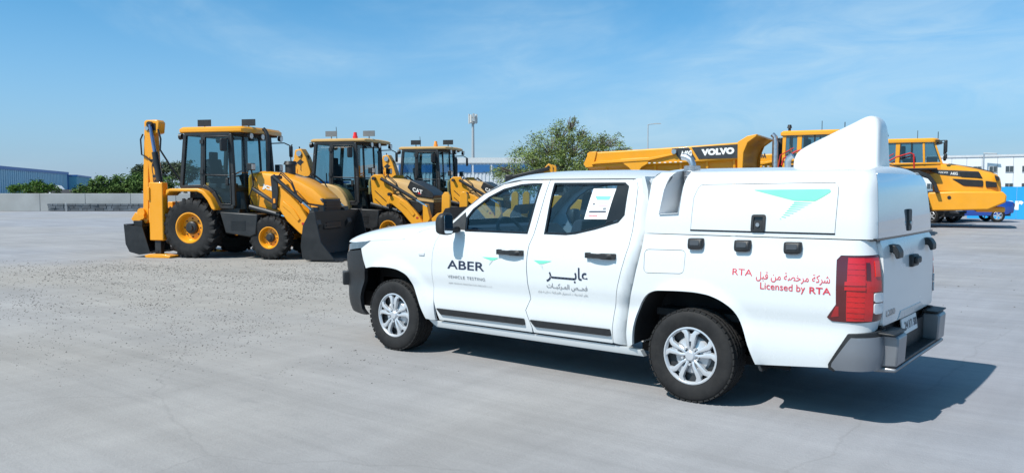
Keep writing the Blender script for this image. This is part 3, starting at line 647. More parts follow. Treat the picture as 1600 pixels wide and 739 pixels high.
    bs = MB().prism(fillet([(-1.10, .60), (-1.10, .78), (-.76, .76), (-.66, 1.26), (-.57, 1.27), (-.60, .6)], .05, 3), -.66, .66).build('rear_bench', SEATM, root, bevel=.03)
    for yy in (-.4, .4): MB().prism(fillet([(-.68, 1.28), (-.66, 1.42), (-.58, 1.42), (-.58, 1.28)], .03, 3), yy - .13, yy + .13).build('headrest', SEATM, bs, bevel=.02)
    # printed sheet behind the rear side window
    WS = lambda u, z, d: surf(PROF, False, 1)(u, z, -.007 + d)
    sheet = drape(MB(), [(-.985, 1.565), (-.76, 1.565), (-.785, 1.322), (-1.01, 1.318)], WS, (), .06, .001, 0).build('window_label', mat('white_paper', (.80, .82, .82), .7, var=.02), root, recalc=False, merge=False)
    for poly, m_ in (([(-.95, 1.505), (-.80, 1.505), (-.81, 1.475), (-.925, 1.475)], GREEN), ([(-.92, 1.465), (-.81, 1.465), (-.813, 1.45), (-.91, 1.45)], mat('pale_green_print', (.55, .8, .68), .7)), ([(-.90, 1.435), (-.815, 1.435), (-.818, 1.425), (-.895, 1.425)], mat('pink_print', (.75, .45, .48), .7)),
                     ([(-.975, 1.385), (-.815, 1.388), (-.817, 1.375), (-.977, 1.372)], NAVY), ([(-.955, 1.445), (-.935, 1.445), (-.936, 1.435), (-.956, 1.435)], NAVY), ([(-.85, 1.412), (-.82, 1.413), (-.822, 1.396), (-.852, 1.395)], GREYL), ([(-.975, 1.352), (-.89, 1.353), (-.891, 1.345), (-.976, 1.344)], REDL)):
        drape(MB(), poly, WS, (), .1, 0, .002).build('printed_block', m_, sheet, recalc=False, merge=False)
    # ---- tail: tailgate, canopy back door, canopy roof
    def TG(y, z, d): return (1.268 - .010 * (abs(y) / .72) ** 2 + pch(z, [(.62, .0), (.70, .012), (1.0, .012), (1.10, .006), (1.18, 0.), (1.225, -.02)]) + d, y, z)
    tg = drape(MB(), fillet([(-.712, .668), (.712, .668), (.716, 1.227), (-.716, 1.227)], .03), TG, (), .06, .04, .002, False).build('tailgate', WHITE, root, recalc=False, merge=False, smooth=40)
    drape(MB(), [(-.36, .670), (.36, .670), (.30, .725), (-.30, .725)], TG, (), .06, .004, .006).build('plate_recess_trim', mat('light_grey_paint', (.45, .5, .52), .3, coat=.4), tg, recalc=False, merge=False)
    for yy in (-.50, .50):
        q = MB().prism(fillet([(1.25, 1.195), (1.30, 1.19), (1.325, 1.15), (1.325, 1.105), (1.305, 1.10), (1.29, 1.14), (1.25, 1.145)], .012, 3), yy - .06, yy + .06).build('canopy_latch', BLACKP, tg, bevel=.006)
    MB().box((1.29, 0, 1.055), (.04, .17, .085)).box((1.318, 0, 1.06), (.026, .14, .05)).build('tailgate_handle', BLACKP, tg, bevel=.012)
    letter('lettering', 'L200', mat('chrome_badge', (.30, .32, .34), .25, metal=.8), tg, lambda u, z, d: (TG(u, z, .006)), -.64, .722, .20, .042, .02)
    pt = MB().box((1.275, -.02, .600), (.012, .42, .115), ry=R(-8)).build('number_plate', mat('plate_white', (.72, .74, .74), .4), root, bevel=.003)
    for dy, tx in ((-.17, '24'), (-.05, 'B 71'), (.08, '508')): letter('lettering', tx, NAVY, pt, lambda u, z, d: (1.2835 + (z - .6) * -.14, u, z), dy, .575, .09, .055, .02)
    FCL = canopy_surf(1)
    def CB(y, z, d):
        ye = -FCL(1.289, z, 0)[1]; return (1.262 + .45 * pch(z, CPROF) + .012 * (1 - (y / .8) ** 2) + d, y * ye / .795, z)
    bd = drape(MB(), fillet([(-.793, 1.243), (.793, 1.243), (.793, 1.668), (-.793, 1.668)], .06, only=(2, 3)), CB, (), .05, .03, 0.0).build('canopy_back_door', mat('glossy_grey_panel', (.60, .64, .68), .07, coat=1., metal=.65, var=.02), root, recalc=False, merge=False, smooth=40)
    MB().prism(fillet([(-.045, 1.265), (.045, 1.265), (.045, 1.42), (-.045, 1.42)], .02), 1.235, 1.262, 'x').build('back_door_latch', BLACKP, bd, bevel=.004)
    MB().cyl((1.26, 0, 1.32), (1.272, 0, 1.32), .02).build('key_lock', STEEL, bd)
    MB().prism([(-.80, 1.228), (.80, 1.228), (.80, 1.243), (-.80, 1.243)], 1.20, 1.246, 'x').build('canopy_seal', BLACKG, root)
    rows = []
    xs = [-.41, -.395, -.37, -.33, -.24, -.225, -.11, -.10, -.08, .1, .4, .7, .95, 1.05, 1.10, 1.135, 1.155, 1.168, 1.180, 1.190, 1.196]
    ys = [-1, -.97, -.92, -.85, -.75, -.6, -.52, -.3, 0]; ys = ys + [-y for y in ys[::-1][1:]]
    for x in xs:
        ed = pch(x, [(-.41, -.035), (-.395, -.02), (-.37, -.006), (-.33, 0), (1.05, 0), (1.12, -.006), (1.155, -.016), (1.168, -.025), (1.180, -.04), (1.190, -.06), (1.196, -.085)])
        hw = .905 - .2045 - .03 * sstep(.2, 1.3, x) - (0 if x < 1.10 else .075 - math.sqrt(max(0, .10 ** 2 - (x - 1.097) ** 2)) * .75)
        rows.append([(x, y * hw, 1.69 + ed + .038 * (1 - abs(y) ** 2.6)) for y in ys])
    cr = MB(); n = len(ys)
    for i in range(len(rows) - 1):
        for j in range(n - 1):
            if xs[i] == -.225 and xs[i + 1] == -.11 and (j < 6 or j >= n - 7): continue
            cr.add([rows[i][j], rows[i + 1][j], rows[i + 1][j + 1], rows[i][j + 1]], [(0, 1, 2, 3)])
    cr.build('canopy_roof', WHITE, root, smooth=60)
    MB().add([(-.405, -.85, 1.232), (-.405, .85, 1.232), (-.40, .70, 1.66), (-.40, -.70, 1.66)], [(0, 1, 2, 3)]).build('canopy_front', WHITE, root, smooth=0)
    # canopy inside is closed off by its floor
    MB().box((.42, 0, .62), (1.6, 1.40, .05)).build('bed_floor', UNDER, root)
    # fin
    fo = smooth_line([(.455, 1.715), (.458, 1.79), (.485, 1.845), (.56, 1.895), (.72, 1.972), (.88, 2.048), (.955, 2.084), (1.0, 2.092), (1.04, 2.075), (1.065, 2.03), (1.075, 1.95), (1.085, 1.715)], 3)
    rings = []
    for yy, k in ((-.17, .84), (-.166, .90), (-.152, .945), (-.125, .98), (-.09, .995), (-.05, 1), (.05, 1), (.09, .995), (.125, .98), (.152, .945), (.166, .90), (.17, .84)):
        rings.append([(.80 + (x - .80) * (.35 + .65 * k), yy * (1 - .30 * (z - 1.715) / .37), 1.715 + (z - 1.715) * k) for x, z in fo])
    MB().loft(rings).build('roof_fin', WHITE, root, smooth=60)
    # exhaust stacks in the shoulder recess
    for s in (1, -1):
        ex = MB(); ex.lathe([(.062, 1.40), (.062, 1.735), (.054, 1.74)], (-.168, s * -.56, 0), n=20, axis='z')
        for k in range(8): ex.lathe([(.062, 1.43 + k * .037), (.067, 1.436 + k * .037), (.062, 1.442 + k * .037)], (-.168, s * -.56, 0), n=20, axis='z')
        eo = ex.build('exhaust_shield', mat('perforated_steel', (.42, .43, .45), .4, metal=.8, var=.3, vscale=120), root, smooth=50)
        MB().tube([(-.165, s * -.56, 1.5), (-.165, s * -.56, 1.755), (-.18, s * -.56, 1.785), (-.215, s * -.56, 1.805), (-.25, s * -.56, 1.81)] if s > 0 else [(.215, .42, 1.70), (.215, .42, 1.79), (.225, .42, 1.82), (.255, .42, 1.84)], .026, 12).build('exhaust_pipe', STEEL, eo)
    # rear bumper: step, side blocks and lower rail
    MB().box((1.285, 0, .415), (.14, .98, .02)).box((1.245, 0, .50), (.03, .98, .18)).build('bumper_step', BLACKP, root, bevel=.005)
    for s in (-1, 1):
        MB().prism([(1.25, .405), (1.365, .412), (1.375, .595), (1.36, .618), (1.25, .618)], s * .50, s * .72).build('bumper_block', mat('light_bumper_metal', (.22, .23, .25), .35, metal=.5), root, bevel=.012)
        MB().prism([(1.25, .622), (1.365, .622), (1.365, .634), (1.25, .64)], s * .48, s * .78).build('bumper_pad', BLACKP, root, bevel=.006)
    MB().loft([[(x, y, z) for x, z in ((1.22, .365), (1.36, .375), (1.365, .402), (1.22, .405))] for y in (-.72, .72)]).build('bumper_rail', mat('light_bumper_metal', (.42, .44, .46), .35, metal=.5), root, bevel=.012)
    # chassis
    MB().box((-1.45, -.45, .40), (5.2, .10, .16)).box((-1.45, .45, .40), (5.2, .10, .16)).box((-3.2, 0, .50), (1.0, 1.0, .30)).box((-1.5, 0, .42), (2.2, .9, .10)).cyl((0, -.75, .34), (0, .75, .34), .05).lathe([(0, -.14), (.12, -.1), (.14, 0), (.12, .1), (0, .14)], (0, 0, .34), 14).cyl((-3.13, -.75, .34), (-3.13, .75, .34), .04).cyl((-.4, .3, .36), (1.1, .3, .36), .03).build('chassis', UNDER, root)
    return root
truck = pickup()
# ------------------------------------------------------------------ backhoe loaders
YEL = mat('orange_yellow_paint', (.84, .335, .005), .36, coat=.25, var=.05, vscale=3, dirt=.09, dirtcol=(.42, .30, .16), dscale=3)
YEL2 = mat('warm_yellow_paint', (.80, .34, .010), .42, coat=.15, var=.06, vscale=3, dirt=.12, dirtcol=(.42, .31, .18), dscale=3)
TAN = mat('dusty_tan_paint', (.60, .36, .12), .5, var=.08, vscale=3, dirt=.3, dirtcol=(.45, .36, .25))
BLK = mat('black_machine_paint', (.014, .015, .017), .42, var=.2, dirt=.12, dirtcol=(.16, .145, .13), dscale=4)
BKT = mat('worn_black_bucket', (.007, .0075, .009), .5, var=.3, dirt=.2, dirtcol=(.045, .045, .05), dscale=3)
HOSE = mat('black_hose', (.014, .014, .015), .5)
CHROME = mat('chrome_rod', (.75, .76, .78), .18, metal=1., var=.05)
CGLASS = glass('cab_glass', (.50, .68, .74), .07)
LAMP = mat('work_lamp_lens', (.70, .72, .70), .15, coat=.5)
AMBER = mat('amber_beacon', (.85, .30, .02), .2, coat=.6)
REDB = mat('red_beacon', (.75, .02, .015), .2, coat=.6)
def off_wheel(parent, x, y, Rr, w, rr, rim_m, sd, nl, hub_m=None):
    """tyre with chevron lugs on a dished rim; sd = outward direction in y"""
    wl = empty('wheel', (x, y, Rr), 0, parent); hw = w / 2
    pr = [(rr * .98, hw * .72), (rr * 1.06, hw * .86), (rr + (Rr - rr) * .45, hw * 1.0), (rr + (Rr - rr) * .72, hw * .98), (Rr * .925, hw * .86), (Rr * .945, hw * .55), (Rr * .95, 0)]
    pr = pr + [(r, -h) for r, h in pr[::-1][1:]]
    t = MB().lathe(pr, n=48)
    for k in range(nl):
        for s in (-1, 1):
            a = 2 * math.pi * (k + (0 if s > 0 else .5)) / nl; da = 2 * math.pi / nl * .62; dk = 2 * math.pi / nl * .22
            V = []
            for rad_o, rad_i in ((1., 1.),):
                for aa, hh, ro in ((a, s * hw * 1.0, Rr * .93), (a + da, s * hw * .02, Rr), (a, s * hw * .86, Rr)):
                    pass
            path = [(a, s * hw * 1.01, Rr * .80, Rr * .84), (a + da * .12, s * hw * .93, Rr * .86, Rr * .985), (a + da, s * hw * .04, Rr * .92, Rr)]
            rings = []
            for aa, hh, ri, ro in path:
                q = []
                for r_, e in ((ri, -dk), (ro, -dk * .7), (ro, dk * .7), (ri, dk)): q.append((math.cos(aa + e) * r_, hh, math.sin(aa + e) * r_))
                rings.append(q)
            t.loft(rings)
    t.build('tyre', RUBBER, wl, smooth=35, recalc=True, merge=False)
    MB().lathe([(rr * 1.0, sd * hw * .80), (rr * 1.05, sd * hw * .86), (rr * .98, sd * hw * .88), (rr * .90, sd * hw * .74), (rr * .86, sd * hw * .30), (rr * .80, sd * hw * .18), (rr * .45, sd * hw * .22), (0, sd * hw * .22)], n=40).build('rim', rim_m, wl, smooth=35)
    h = MB().lathe([(rr * .45, sd * hw * .24), (rr * .43, sd * hw * .50), (rr * .34, sd * hw * .62), (rr * .22, sd * hw * .64), (rr * .20, sd * hw * .80), (0, sd * hw * .82)], n=24)
    for k in range(8):
        a = k * math.pi / 4; h.cyl((math.cos(a) * rr * .62, sd * hw * .15, math.sin(a) * rr * .62), (math.cos(a) * rr * .62, sd * hw * .30, math.sin(a) * rr * .62), rr * .05, n=6)
    h.build('hub', hub_m or BLK, wl)
    return wl
def ram(parent, a, b, r=.05, split=.6, name='hydraulic_cylinder', m=None):
    a, b = Vector(a), Vector(b); c = a.lerp(b, split)
    o = MB().cyl(a, c, r, n=12).cyl(c - (b - a).normalized() * .04, c, r * 1.18, n=12).build(name, m or BLK, parent)
    MB().cyl(c, b, r * .55, n=10).build('piston_rod', CHROME, o); return o
def backhoe(style, root):
    jcb = style == 'a'; Y = YEL if jcb else YEL2; P = lambda name, mb, m, par=root, **k: mb.build(name, m, par, **k)
    # --- chassis and running gear
    P('chassis', MB().prism([(-.95, .55), (-.95, .95), (.3, 1.05), (2.3, 1.0), (3.0, .95), (3.0, .62), (1.9, .52), (.4, .50)], -.36, .36), BLK, bevel=.02)
    P('axle', MB().cyl((0, -.8, .68), (0, .8, .68), .11).lathe([(0, -.26), (.22, -.18), (.24, .18), (0, .26)], (0, 0, .68), 16), BLK)
    P('axle', MB().bar((1.95, -.72, .47), (1.95, .72, .47), .14, .16), Y if jcb else BLK, bevel=.02)
    for s in (-1, 1):
        off_wheel(root, 0, s * .84, .685, .44, .335, Y, s, 20); off_wheel(root, 1.95, s * .80, .485, .32, .235, Y, s, 18)
        if jcb:
            fo = [(-.58, 1.40), (-.56, 1.545), (-.45, 1.57), (.26, 1.575), (.42, 1.52), (.58, 1.36), (.71, 1.12), (.66, 1.08), (.60, 1.12), (.50, 1.30), (.36, 1.45), (.24, 1.50), (-.46, 1.50)]
            P('fender', MB().prism(fo, s * .62, s * 1.06), Y, bevel=.02)
        else:
            fo = [(-.62, 1.36), (-.50, 1.62), (-.20, 1.70), (.30, 1.68), (.62, 1.52), (.82, 1.20), (.84, .96), (.70, .96), (.58, 1.28), (.36, 1.44), (0, 1.48), (-.4, 1.42)]
            P('fender', MB().prism(smooth_line(fo + [fo[0]], 3)[:-1], s * .50, s * 1.05), TAN, bevel=.03)
        tb = P('tool_box', MB().prism([(.76, 1.05), (1.70, 1.0), (1.66, .56), (1.50, .50), (.90, .58)], s * .48, s * .98), BLK, bevel=.02)
        for k in range(5): P('step_slot', MB().box((1.22, s * .985, .66 + k * .045), (.36, .012, .018)), HOSE, tb)
    # --- hood
    hs = [(1.18, 1.92), (1.50, 1.97), (1.95, 1.925), (2.40, 1.78), (2.75, 1.60), (2.95, 1.44), (3.02, 1.36)] if jcb else [(1.18, 1.86), (1.50, 1.88), (1.95, 1.84), (2.40, 1.74), (2.75, 1.60), (2.98, 1.46), (3.04, 1.38)]
    rings = []
    for x, z in hs:
        hw = .47 - .05 * (x - 1.2) / 1.8; zb = 1.42 - .12 * (x - 1.2)
        zb = min(zb, z - .12)
        rings.append([(x, -hw, zb), (x, -hw, z - .13), (x, -hw * .93, z - .05), (x, -hw * .7, z), (x, hw * .7, z), (x, hw * .93, z - .05), (x, hw, z - .13), (x, hw, zb)])
    ho = P('hood', MB().loft(rings), Y if jcb else TAN, smooth=40)
    gs = [(2.95, 1.36), (3.03, 1.34), (3.05, .66), (2.8, .60), (2.55, .95), (2.45, 1.26)]
    gr = P('grille', MB().prism(gs, -.42, .42), BLK, bevel=.03)
    for k in range(9): P('grille_slat', MB().box((3.055, 0, .74 + k * .065), (.02, .72, .022)), HOSE, gr)
    side = [(1.20, 1.06), (1.20, 1.42), (1.9, 1.34), (2.5, 1.24), (2.9, 1.16), (2.6, .86), (2.0, .98)]
    for s in (-1, 1): P('side_panel', MB().prism(side, s * .40, s * .455), Y if jcb else BLK, bevel=.01)
    if jcb:
        for s in (-1, 1):
            f = (lambda u, z, d: (u, -.4685 + .02 * (u - 1.5) / 1.4 * .7, z)) if s < 0 else (lambda u, z, d: (3.9 - u, .4685 + .02 * ((3.9 - u) - 1.5) / -1.4 * .7, z - 0))
            u0 = 1.52 if s < 0 else 2.0
            letter('lettering', 'JCB', mat('off_white_lettering', (.85, .83, .78), .5), ho, f, u0, 1.56, .31, .125, .07, .95, slant=-.28 if s < 0 else .28)
    else:
        P('hood_nose', MB().prism([(2.30, 1.60), (2.40, 1.80), (2.78, 1.62), (3.0, 1.475), (3.06, 1.39), (3.04, 1.30), (2.55, 1.36)], -.455, .455), BLK, bevel=.02)
        letter('lettering', 'CAT', mat('off_white_lettering', (.85, .83, .78), .5), ho, lambda u, z, d: (u, -.4585, z), 2.46, 1.50, .28, .11, .03, slant=-.3)
        P('emblem', MB().add([(2.60, -.459, 1.44), (2.70, -.459, 1.41), (2.65, -.459, 1.48)], [(0, 1, 2)]), mat('red_decal', (.55, .02, .02), .5), ho, smooth=0)
    ex = MB().tube([(1.58, -.30, 1.85), (1.58, -.30, 2.72), (1.57, -.30, 2.80), (1.53, -.30, 2.88), (1.48, -.30, 2.93)], [.045, .045, .045, .043, .043], 12)
    P('exhaust', ex, BLK) if jcb else P('exhaust', MB().tube([(1.45, -.34, 1.8), (1.45, -.34, 2.5), (1.42, -.34, 2.58)], .04, 10), BLK)
    if jcb: P('air_cleaner', MB().cyl((1.95, .05, 1.90), (1.95, .05, 2.12), .12).cyl((1.95, .05, 2.12), (1.95, .05, 2.20), .16, .13), BLK)
    # --- cab: pillars, panes, roof
    zb, zt = 1.10, 2.80; tw = .80; bw = .84
    def cp(x, y, z): return (x, y * (bw + (tw - bw) * (z - zb) / (zt - zb)), z)
    def pil(pts, w=.075): return MB().tube([cp(*p) for p in pts], w / 2 * 1.25, 4)
    xr, xm, xf = -.30, .24, 1.02
    fr = MB()
    for s in (-1, 1):
        for pts in ([(xr, s, 1.60), (xr + .10, s, zt)], [(xm, s, 1.60), (xm + .02, s, zt)], [(xf + .03, s, 1.18), (xf, s, 1.9), (xf - .06, s, zt)], [(xr, s, 1.60), (xm, s, 1.62), (.52, s, 1.50), (.70, s, 1.16), (xf + .03, s, 1.16)], [(xr + .1, s, zt), (xf - .06, s, zt)]):
            for a, b in zip(pts[:-1], pts[1:]): fr.bar(cp(*a), cp(*b), .085, .085, (0, 1, 0))
    fr.bar(cp(xr, -1, 1.6), cp(xr, 1, 1.6), .08, .08); fr.bar(cp(xf, -1, 1.55), cp(xf, 1, 1.55), .08, .10); fr.bar(cp(xf - .06, -1, zt), cp(xf - .06, 1, zt), .08, .08); fr.bar(cp(xr + .1, -1, zt), cp(xr + .1, 1, zt), .08, .08)
    fr.bar(cp(xf, -.42, 1.55), cp(xf - .05, -.42, zt), .05, .05); fr.bar(cp(xf, .42, 1.55), cp(xf - .05, .42, zt), .05, .05)
    cf = P('cab_frame', fr, BLK, bevel=.012)
    P('cab_base', MB().prism([(xr, 1.0), (xr, 1.60), (xm, 1.60), (.50, 1.46), (.72, 1.06), (1.02, 1.06), (1.02, 1.50), (1.10, 1.50), (1.2, 1.0)], -.55, .55), BLK)
    P('cab_floor', MB().box((.6, 0, 1.06), (1.1, 1.62, .10)), BLK)
    def pane(pts, par=cf, nm='window'): return P(nm, MB().add(pts, [tuple(range(len(pts)))]), CGLASS, par, smooth=0)
    for s in (-1, 1):
        pane([cp(xr + .03, s * 1.01, 1.64), cp(xm - .02, s * 1.01, 1.64), cp(xm, s * 1.01, 2.77), cp(xr + .11, s * 1.01, 2.77)])
        do = P('door', MB().bar(cp(xm + .07, s * 1.03, 1.66), cp(xm + .08, s * 1.03, 2.74), .03, .06, (0, 1, 0)).bar(cp(xf - .03, s * 1.03, 1.22), cp(xf - .09, s * 1.03, 2.74), .03, .06, (0, 1, 0)).bar(cp(xm + .07, s * 1.03, 2.74), cp(xf - .09, s * 1.03, 2.74), .03, .06, (0, 1, 0)).bar(cp(.30, s * 1.03, 1.66), cp(.56, s * 1.03, 1.50), .03, .06, (0, 1, 0)).bar(cp(.56, s * 1.03, 1.50), cp(.73, s * 1.03, 1.22), .03, .06, (0, 1, 0)).bar(cp(.73, s * 1.03, 1.22), cp(xf - .03, s * 1.03, 1.22), .03, .06, (0, 1, 0)).bar(cp(.30, s * 1.03, 1.88), cp(xf - .04, s * 1.03, 1.86), .03, .035, (0, 1, 0)), BLK, bevel=.006)
        pane([cp(.33, s * 1.02, 1.90), cp(xf - .05, s * 1.02, 1.88), cp(xf - .09, s * 1.02, 2.72), cp(.33, s * 1.02, 2.72)], do)
        pane([cp(.33, s * 1.02, 1.86), cp(.33, s * 1.02, 1.68), cp(.58, s * 1.02, 1.52), cp(.75, s * 1.02, 1.25), cp(xf - .04, s * 1.02, 1.25), cp(xf - .05, s * 1.02, 1.84)], do)
        P('door_handle', MB().box(cp(.90, s * 1.06, 1.72), (.07, .05, .16)), HOSE, do, bevel=.01)
        for z in (1.95, 2.62): P('hinge', MB().box(cp(xm + .02, s * 1.06, z), (.09, .06, .09)), BLK, do)
    for a, b in ((-1, -.42), (-.42, .42), (.42, 1)): pane([cp(xf + .01, a, 1.58), cp(xf + .01, b, 1.58), cp(xf - .045, b, 2.77), cp(xf - .045, a, 2.77)], cf, 'windscreen_pane')
    pane([cp(xr, -1, 1.64), cp(xr, 1, 1.64), cp(xr + .10, 1, 2.77), cp(xr + .1, -1, 2.77)], cf, 'rear_window')
    RM = Y if jcb else TAN
    th = .115 if jcb else .07
    pl = fillet([(-.36, -.86), (1.30, -.86), (1.38, 0.0), (1.30, .86), (-.36, .86)], .10, 3, only=(0, 1, 3, 4))
    rf = P('roof', MB().loft([[(x + .01, y * .97, 2.825) for x, y in pl], [(x, y, 2.85) for x, y in pl], [(x, y, 2.85 + th * .55) for x, y in pl], [(.48 + (x - .48) * .95, y * .93, 2.85 + th * .95) for x, y in pl], [(.48 + (x - .48) * .5, y * .5, 2.85 + th * 1.1) for x, y in pl]]), RM, smooth=30)
    P('roof_lining', MB().box((.47, 0, 2.81), (1.45, 1.56, .04)), DARKIN)
    for (x, y) in ((1.30, -.62), (1.33, .62), (1.33, -.2), (-.34, -.72), (-.34, .72)):
        P('work_light', MB().cyl((x, y, 2.76), (x + (.07 if x > 0 else -.07), y, 2.75), .065, .075, 12), BLK, rf); P('work_light_lens', MB().cyl((x + (.07 if x > 0 else -.07), y, 2.75), (x + (.078 if x > 0 else -.078), y, 2.75), .066, n=12), LAMP, rf)
    for x, y in ((.16, -.62), (1.22, -.5)):
        P('roof_plate', MB().bar((x, y, 3.06), (x, y + .02, 3.06), .34, .15, (0, 0, 1)).cyl((x, y + .02, 2.9), (x, y + .02, 3.0), .015), BLK if style != 'b' else mat('grey_plate', (.16, .17, .18), .5), rf)
    if not jcb:
        bm_ = REDB if style == 'b' else AMBER
        P('beacon', MB().cyl((.75, -.35, 2.9), (.75, -.35, 3.0), .07).cyl((.75, -.35, 3.0), (.75, -.35, 3.11), .06, .045), bm_, rf)
        P('antenna', MB().cyl((.30, -.55, 2.9), (.28, -.55, 3.25), .008, n=5), BLK, rf)
    # --- inside the cab
    P('operator_seat', MB().box((.22, 0, 1.62), (.48, .50, .14)).box((.0, 0, 1.95), (.14, .48, .62), ry=R(-10)).box((-.04, 0, 2.34), (.09, .26, .18)).box((.22, 0, 1.45), (.3, .3, .24)).box((.15, -.28, 1.82), (.34, .07, .05)).box((.15, .28, 1.82), (.34, .07, .05)), SEATM, bevel=.03)
    P('steering_column', MB().bar((.98, 0, 1.25), (.74, 0, 1.88), .14, .14).tube([(.70 + .17 * math.cos(a) * .85, .17 * math.sin(a), 1.93 + .17 * math.cos(a) * .42) for a in np.linspace(0, 6.2832, 19)], .017, 6, False).box((.86, 0, 1.74), (.12, .34, .18)), DARKIN)
    P('control_levers', MB().tube([(-.12, -.34, 1.5), (-.14, -.34, 2.0)], .015, 6).tube([(-.12, .34, 1.5), (-.14, .34, 2.0)], .015, 6).box((-.1, 0, 1.5), (.18, .9, .2)), DARKIN)
    for s in (-1, 1):
        mr = P('mirror', MB().tube([cp(xf - .05, s * 1.02, 2.66), (xf + .22, s * 1.02, 2.68), (xf + .30, s * 1.16, 2.62)] if s > 0 else [cp(xf - .10, s * 1.03, 2.70), (xf - .12, s * .98, 2.66)], .014, 6), BLK)
        c = (xf + .30, s * 1.2, 2.48) if s > 0 else (xf - .14, s * .97, 2.54)
        P('mirror_head', MB().prism(fillet([(-.075, -.14), (.075, -.14), (.085, .14), (-.085, .14)], .04, 3), -.035, .035, 'x', T=Matrix.Translation(c) @ Matrix.Rotation(R(20 * s), 4, 'Z')), BLK, mr, bevel=.015)
        hl = P('head_lamp', MB().tube([(1.35, s * .52, 1.75), (1.32, s * .58, 2.0)], .02, 6).box((1.33, s * .60, 2.06), (.12, .17, .16)), BLK, bevel=.02)
        P('lamp_lens', MB().box((1.395, s * .60, 2.06), (.012, .14, .12)), LAMP, hl)
    # --- loader
    if jcb:
        arm = [(2.07, 1.62), (2.18, 1.61), (2.45, 1.38), (2.62, 1.21), (2.80, .96), (2.87, .80), (2.85, .58), (2.76, .51), (2.62, .60), (2.33, .85), (2.15, 1.10), (2.05, 1.30)]
        tow = [(1.96, 1.84), (2.05, 1.89), (2.13, 1.80), (2.15, 1.48), (2.10, 1.10), (1.99, 1.12), (1.99, 1.5)]; ty = (.805, .85); t0, t1 = (2.04, 1.84), (2.95, 1.10)
    else:
        arm = [(1.90, 1.30), (2.04, 1.42), (2.4, 1.25), (2.71, .92), (2.92, .62), (2.84, .52), (2.62, .56), (2.27, .95), (2.0, 1.16), (1.90, 1.18)]
        tow = [(1.38, 1.88), (1.48, 1.95), (1.72, 1.95), (1.84, 1.76), (2.02, 1.48), (1.95, 1.04), (1.46, 1.10), (1.40, 1.5)]; ty = (.66, .76); t0, t1 = (1.72, 1.84), (3.02, 1.10)
    for s in (-1, 1):
        lo = P('loader_arm', MB().prism(arm, s * .68, s * .80), Y, bevel=.015)
        P('arm_stiffener', MB().prism([(2.25, 1.30), (2.50, 1.12), (2.66, .90), (2.60, .84), (2.42, 1.04), (2.22, 1.20)], s * .79, s * .825), Y, lo, bevel=.01)
        P('warning_label', MB().box((2.72, s * .803, .80), (.06, .008, .05)), mat('red_label', (.45, .03, .02), .5), lo)
        tw_ = P('arm_tower', MB().prism(tow, s * ty[0], s * ty[1]), BLK if jcb else Y, bevel=.012)
        for q in (((2.05, 1.82), (2.08, 1.18)) if jcb else ((1.95, 1.42), (1.92, 1.12), (1.50, 1.84))): P('pivot_pin', MB().cyl((q[0], s * .56, q[1]), (q[0], s * .88, q[1]), .045), BLK, tw_)
        if not jcb:
            for z in (1.52, 1.30): P('tower_slot', MB().bar((1.50, s * .765, z), (1.82, s * .765, z - .28), .012, .03, (0, 1, 0)), HOSE, tw_)
        P('amber_marker', MB().box((2.06, s * .86, 1.30), (.05, .02, .10)), AMBER, tw_) if jcb else None
        ram(root, (1.37, s * .72, 1.16), (2.26, s * .72, .95), .062, .86, 'lift_cylinder')
        ram(root, (t0[0], s * .86, t0[1]), (t1[0], s * .84, t1[1]), .046, .76, 'tilt_cylinder')
        if jcb: P('link', MB().bar((1.42, s * .66, 1.57), (2.04, s * .74, 1.22), .07, .12, (0, 1, 0)), BLK, bevel=.015)
        P('tilt_link', MB().prism([(2.90, 1.16), (3.0, 1.16), (3.10, .78), (2.98, .60), (2.90, .64)], s * .66, s * .86), BLK if jcb else Y, bevel=.01)
        for e in (0, .035): P('hydraulic_hose', MB().tube([(t0[0] - .1, s * (.62 + e), t0[1] - .1), (t0[0] + .12, s * (.70 + e), t0[1] + .10 - e), (t0[0] + .40, s * (.76 + e), t0[1] - .12 - e), (t0[0] + .55, s * (.80 + e), t0[1] - .42), (t0[0] + .80, s * (.78 + e), t0[1] - .60)], .014, 6), HOSE)
        P('hydraulic_hose', MB().tube([(1.35, s * .50, 1.10), (1.28, s * .60, 1.40), (1.36, s * .56, 1.66), (1.30, s * .50, 1.84)], .016, 6), HOSE)
        if not jcb: P('coupler_plate', MB().prism([(2.93, .62), (3.28, .92), (3.40, .95), (3.41, 1.39), (3.48, 1.48), (3.58, 1.48), (3.63, 1.40), (3.63, .92), (3.5, .5), (3.0, .5)], s * .70, s * .80), Y, bevel=.012)
    P('cross_tube', MB().cyl((2.70, -.72, .78), (2.70, .72, .78), .07), Y)
    if not jcb: P('coupler_beam', MB().box((3.5, 0, .72), (.14, 1.5, .34)), Y, bevel=.02)
    bx_ = 0 if jcb else .55
    bp = [(2.90, .10), (2.86, .34), (2.92, .78), (3.08, 1.06), (3.16, 1.08), (3.02, .76), (2.98, .36), (3.06, .12), (3.62, .06), (3.72, .02), (3.60, .0), (3.0, .03)]
    bp = [(x + bx_, z) for x, z in bp]; bk = P('loader_bucket', MB().prism(bp, -1.16, 1.16), BKT, bevel=.008)
    for s in (-1, 1): P('bucket_side', MB().prism([(x + bx_, z) for x, z in ((2.90, .08), (2.86, .34), (2.92, .78), (3.08, 1.06), (3.20, 1.08), (3.24, .86), (3.34, .42), (3.66, .05), (3.0, .03))], s * 1.145, s * 1.18), BKT, bk, bevel=.006)
    for k in range(8): P('tooth', MB().prism([(3.60 + bx_, .0), (3.62 + bx_, .05), (3.80 + bx_, .03), (3.80 + bx_, .01)], -1.10 + k * .305, -1.10 + k * .305 + .07), BKT, bk)
    P('bucket_rib', MB().box((2.90 + bx_, 0, .86), (.06, 1.3, .26), ry=R(20)), BKT, bk, bevel=.02)
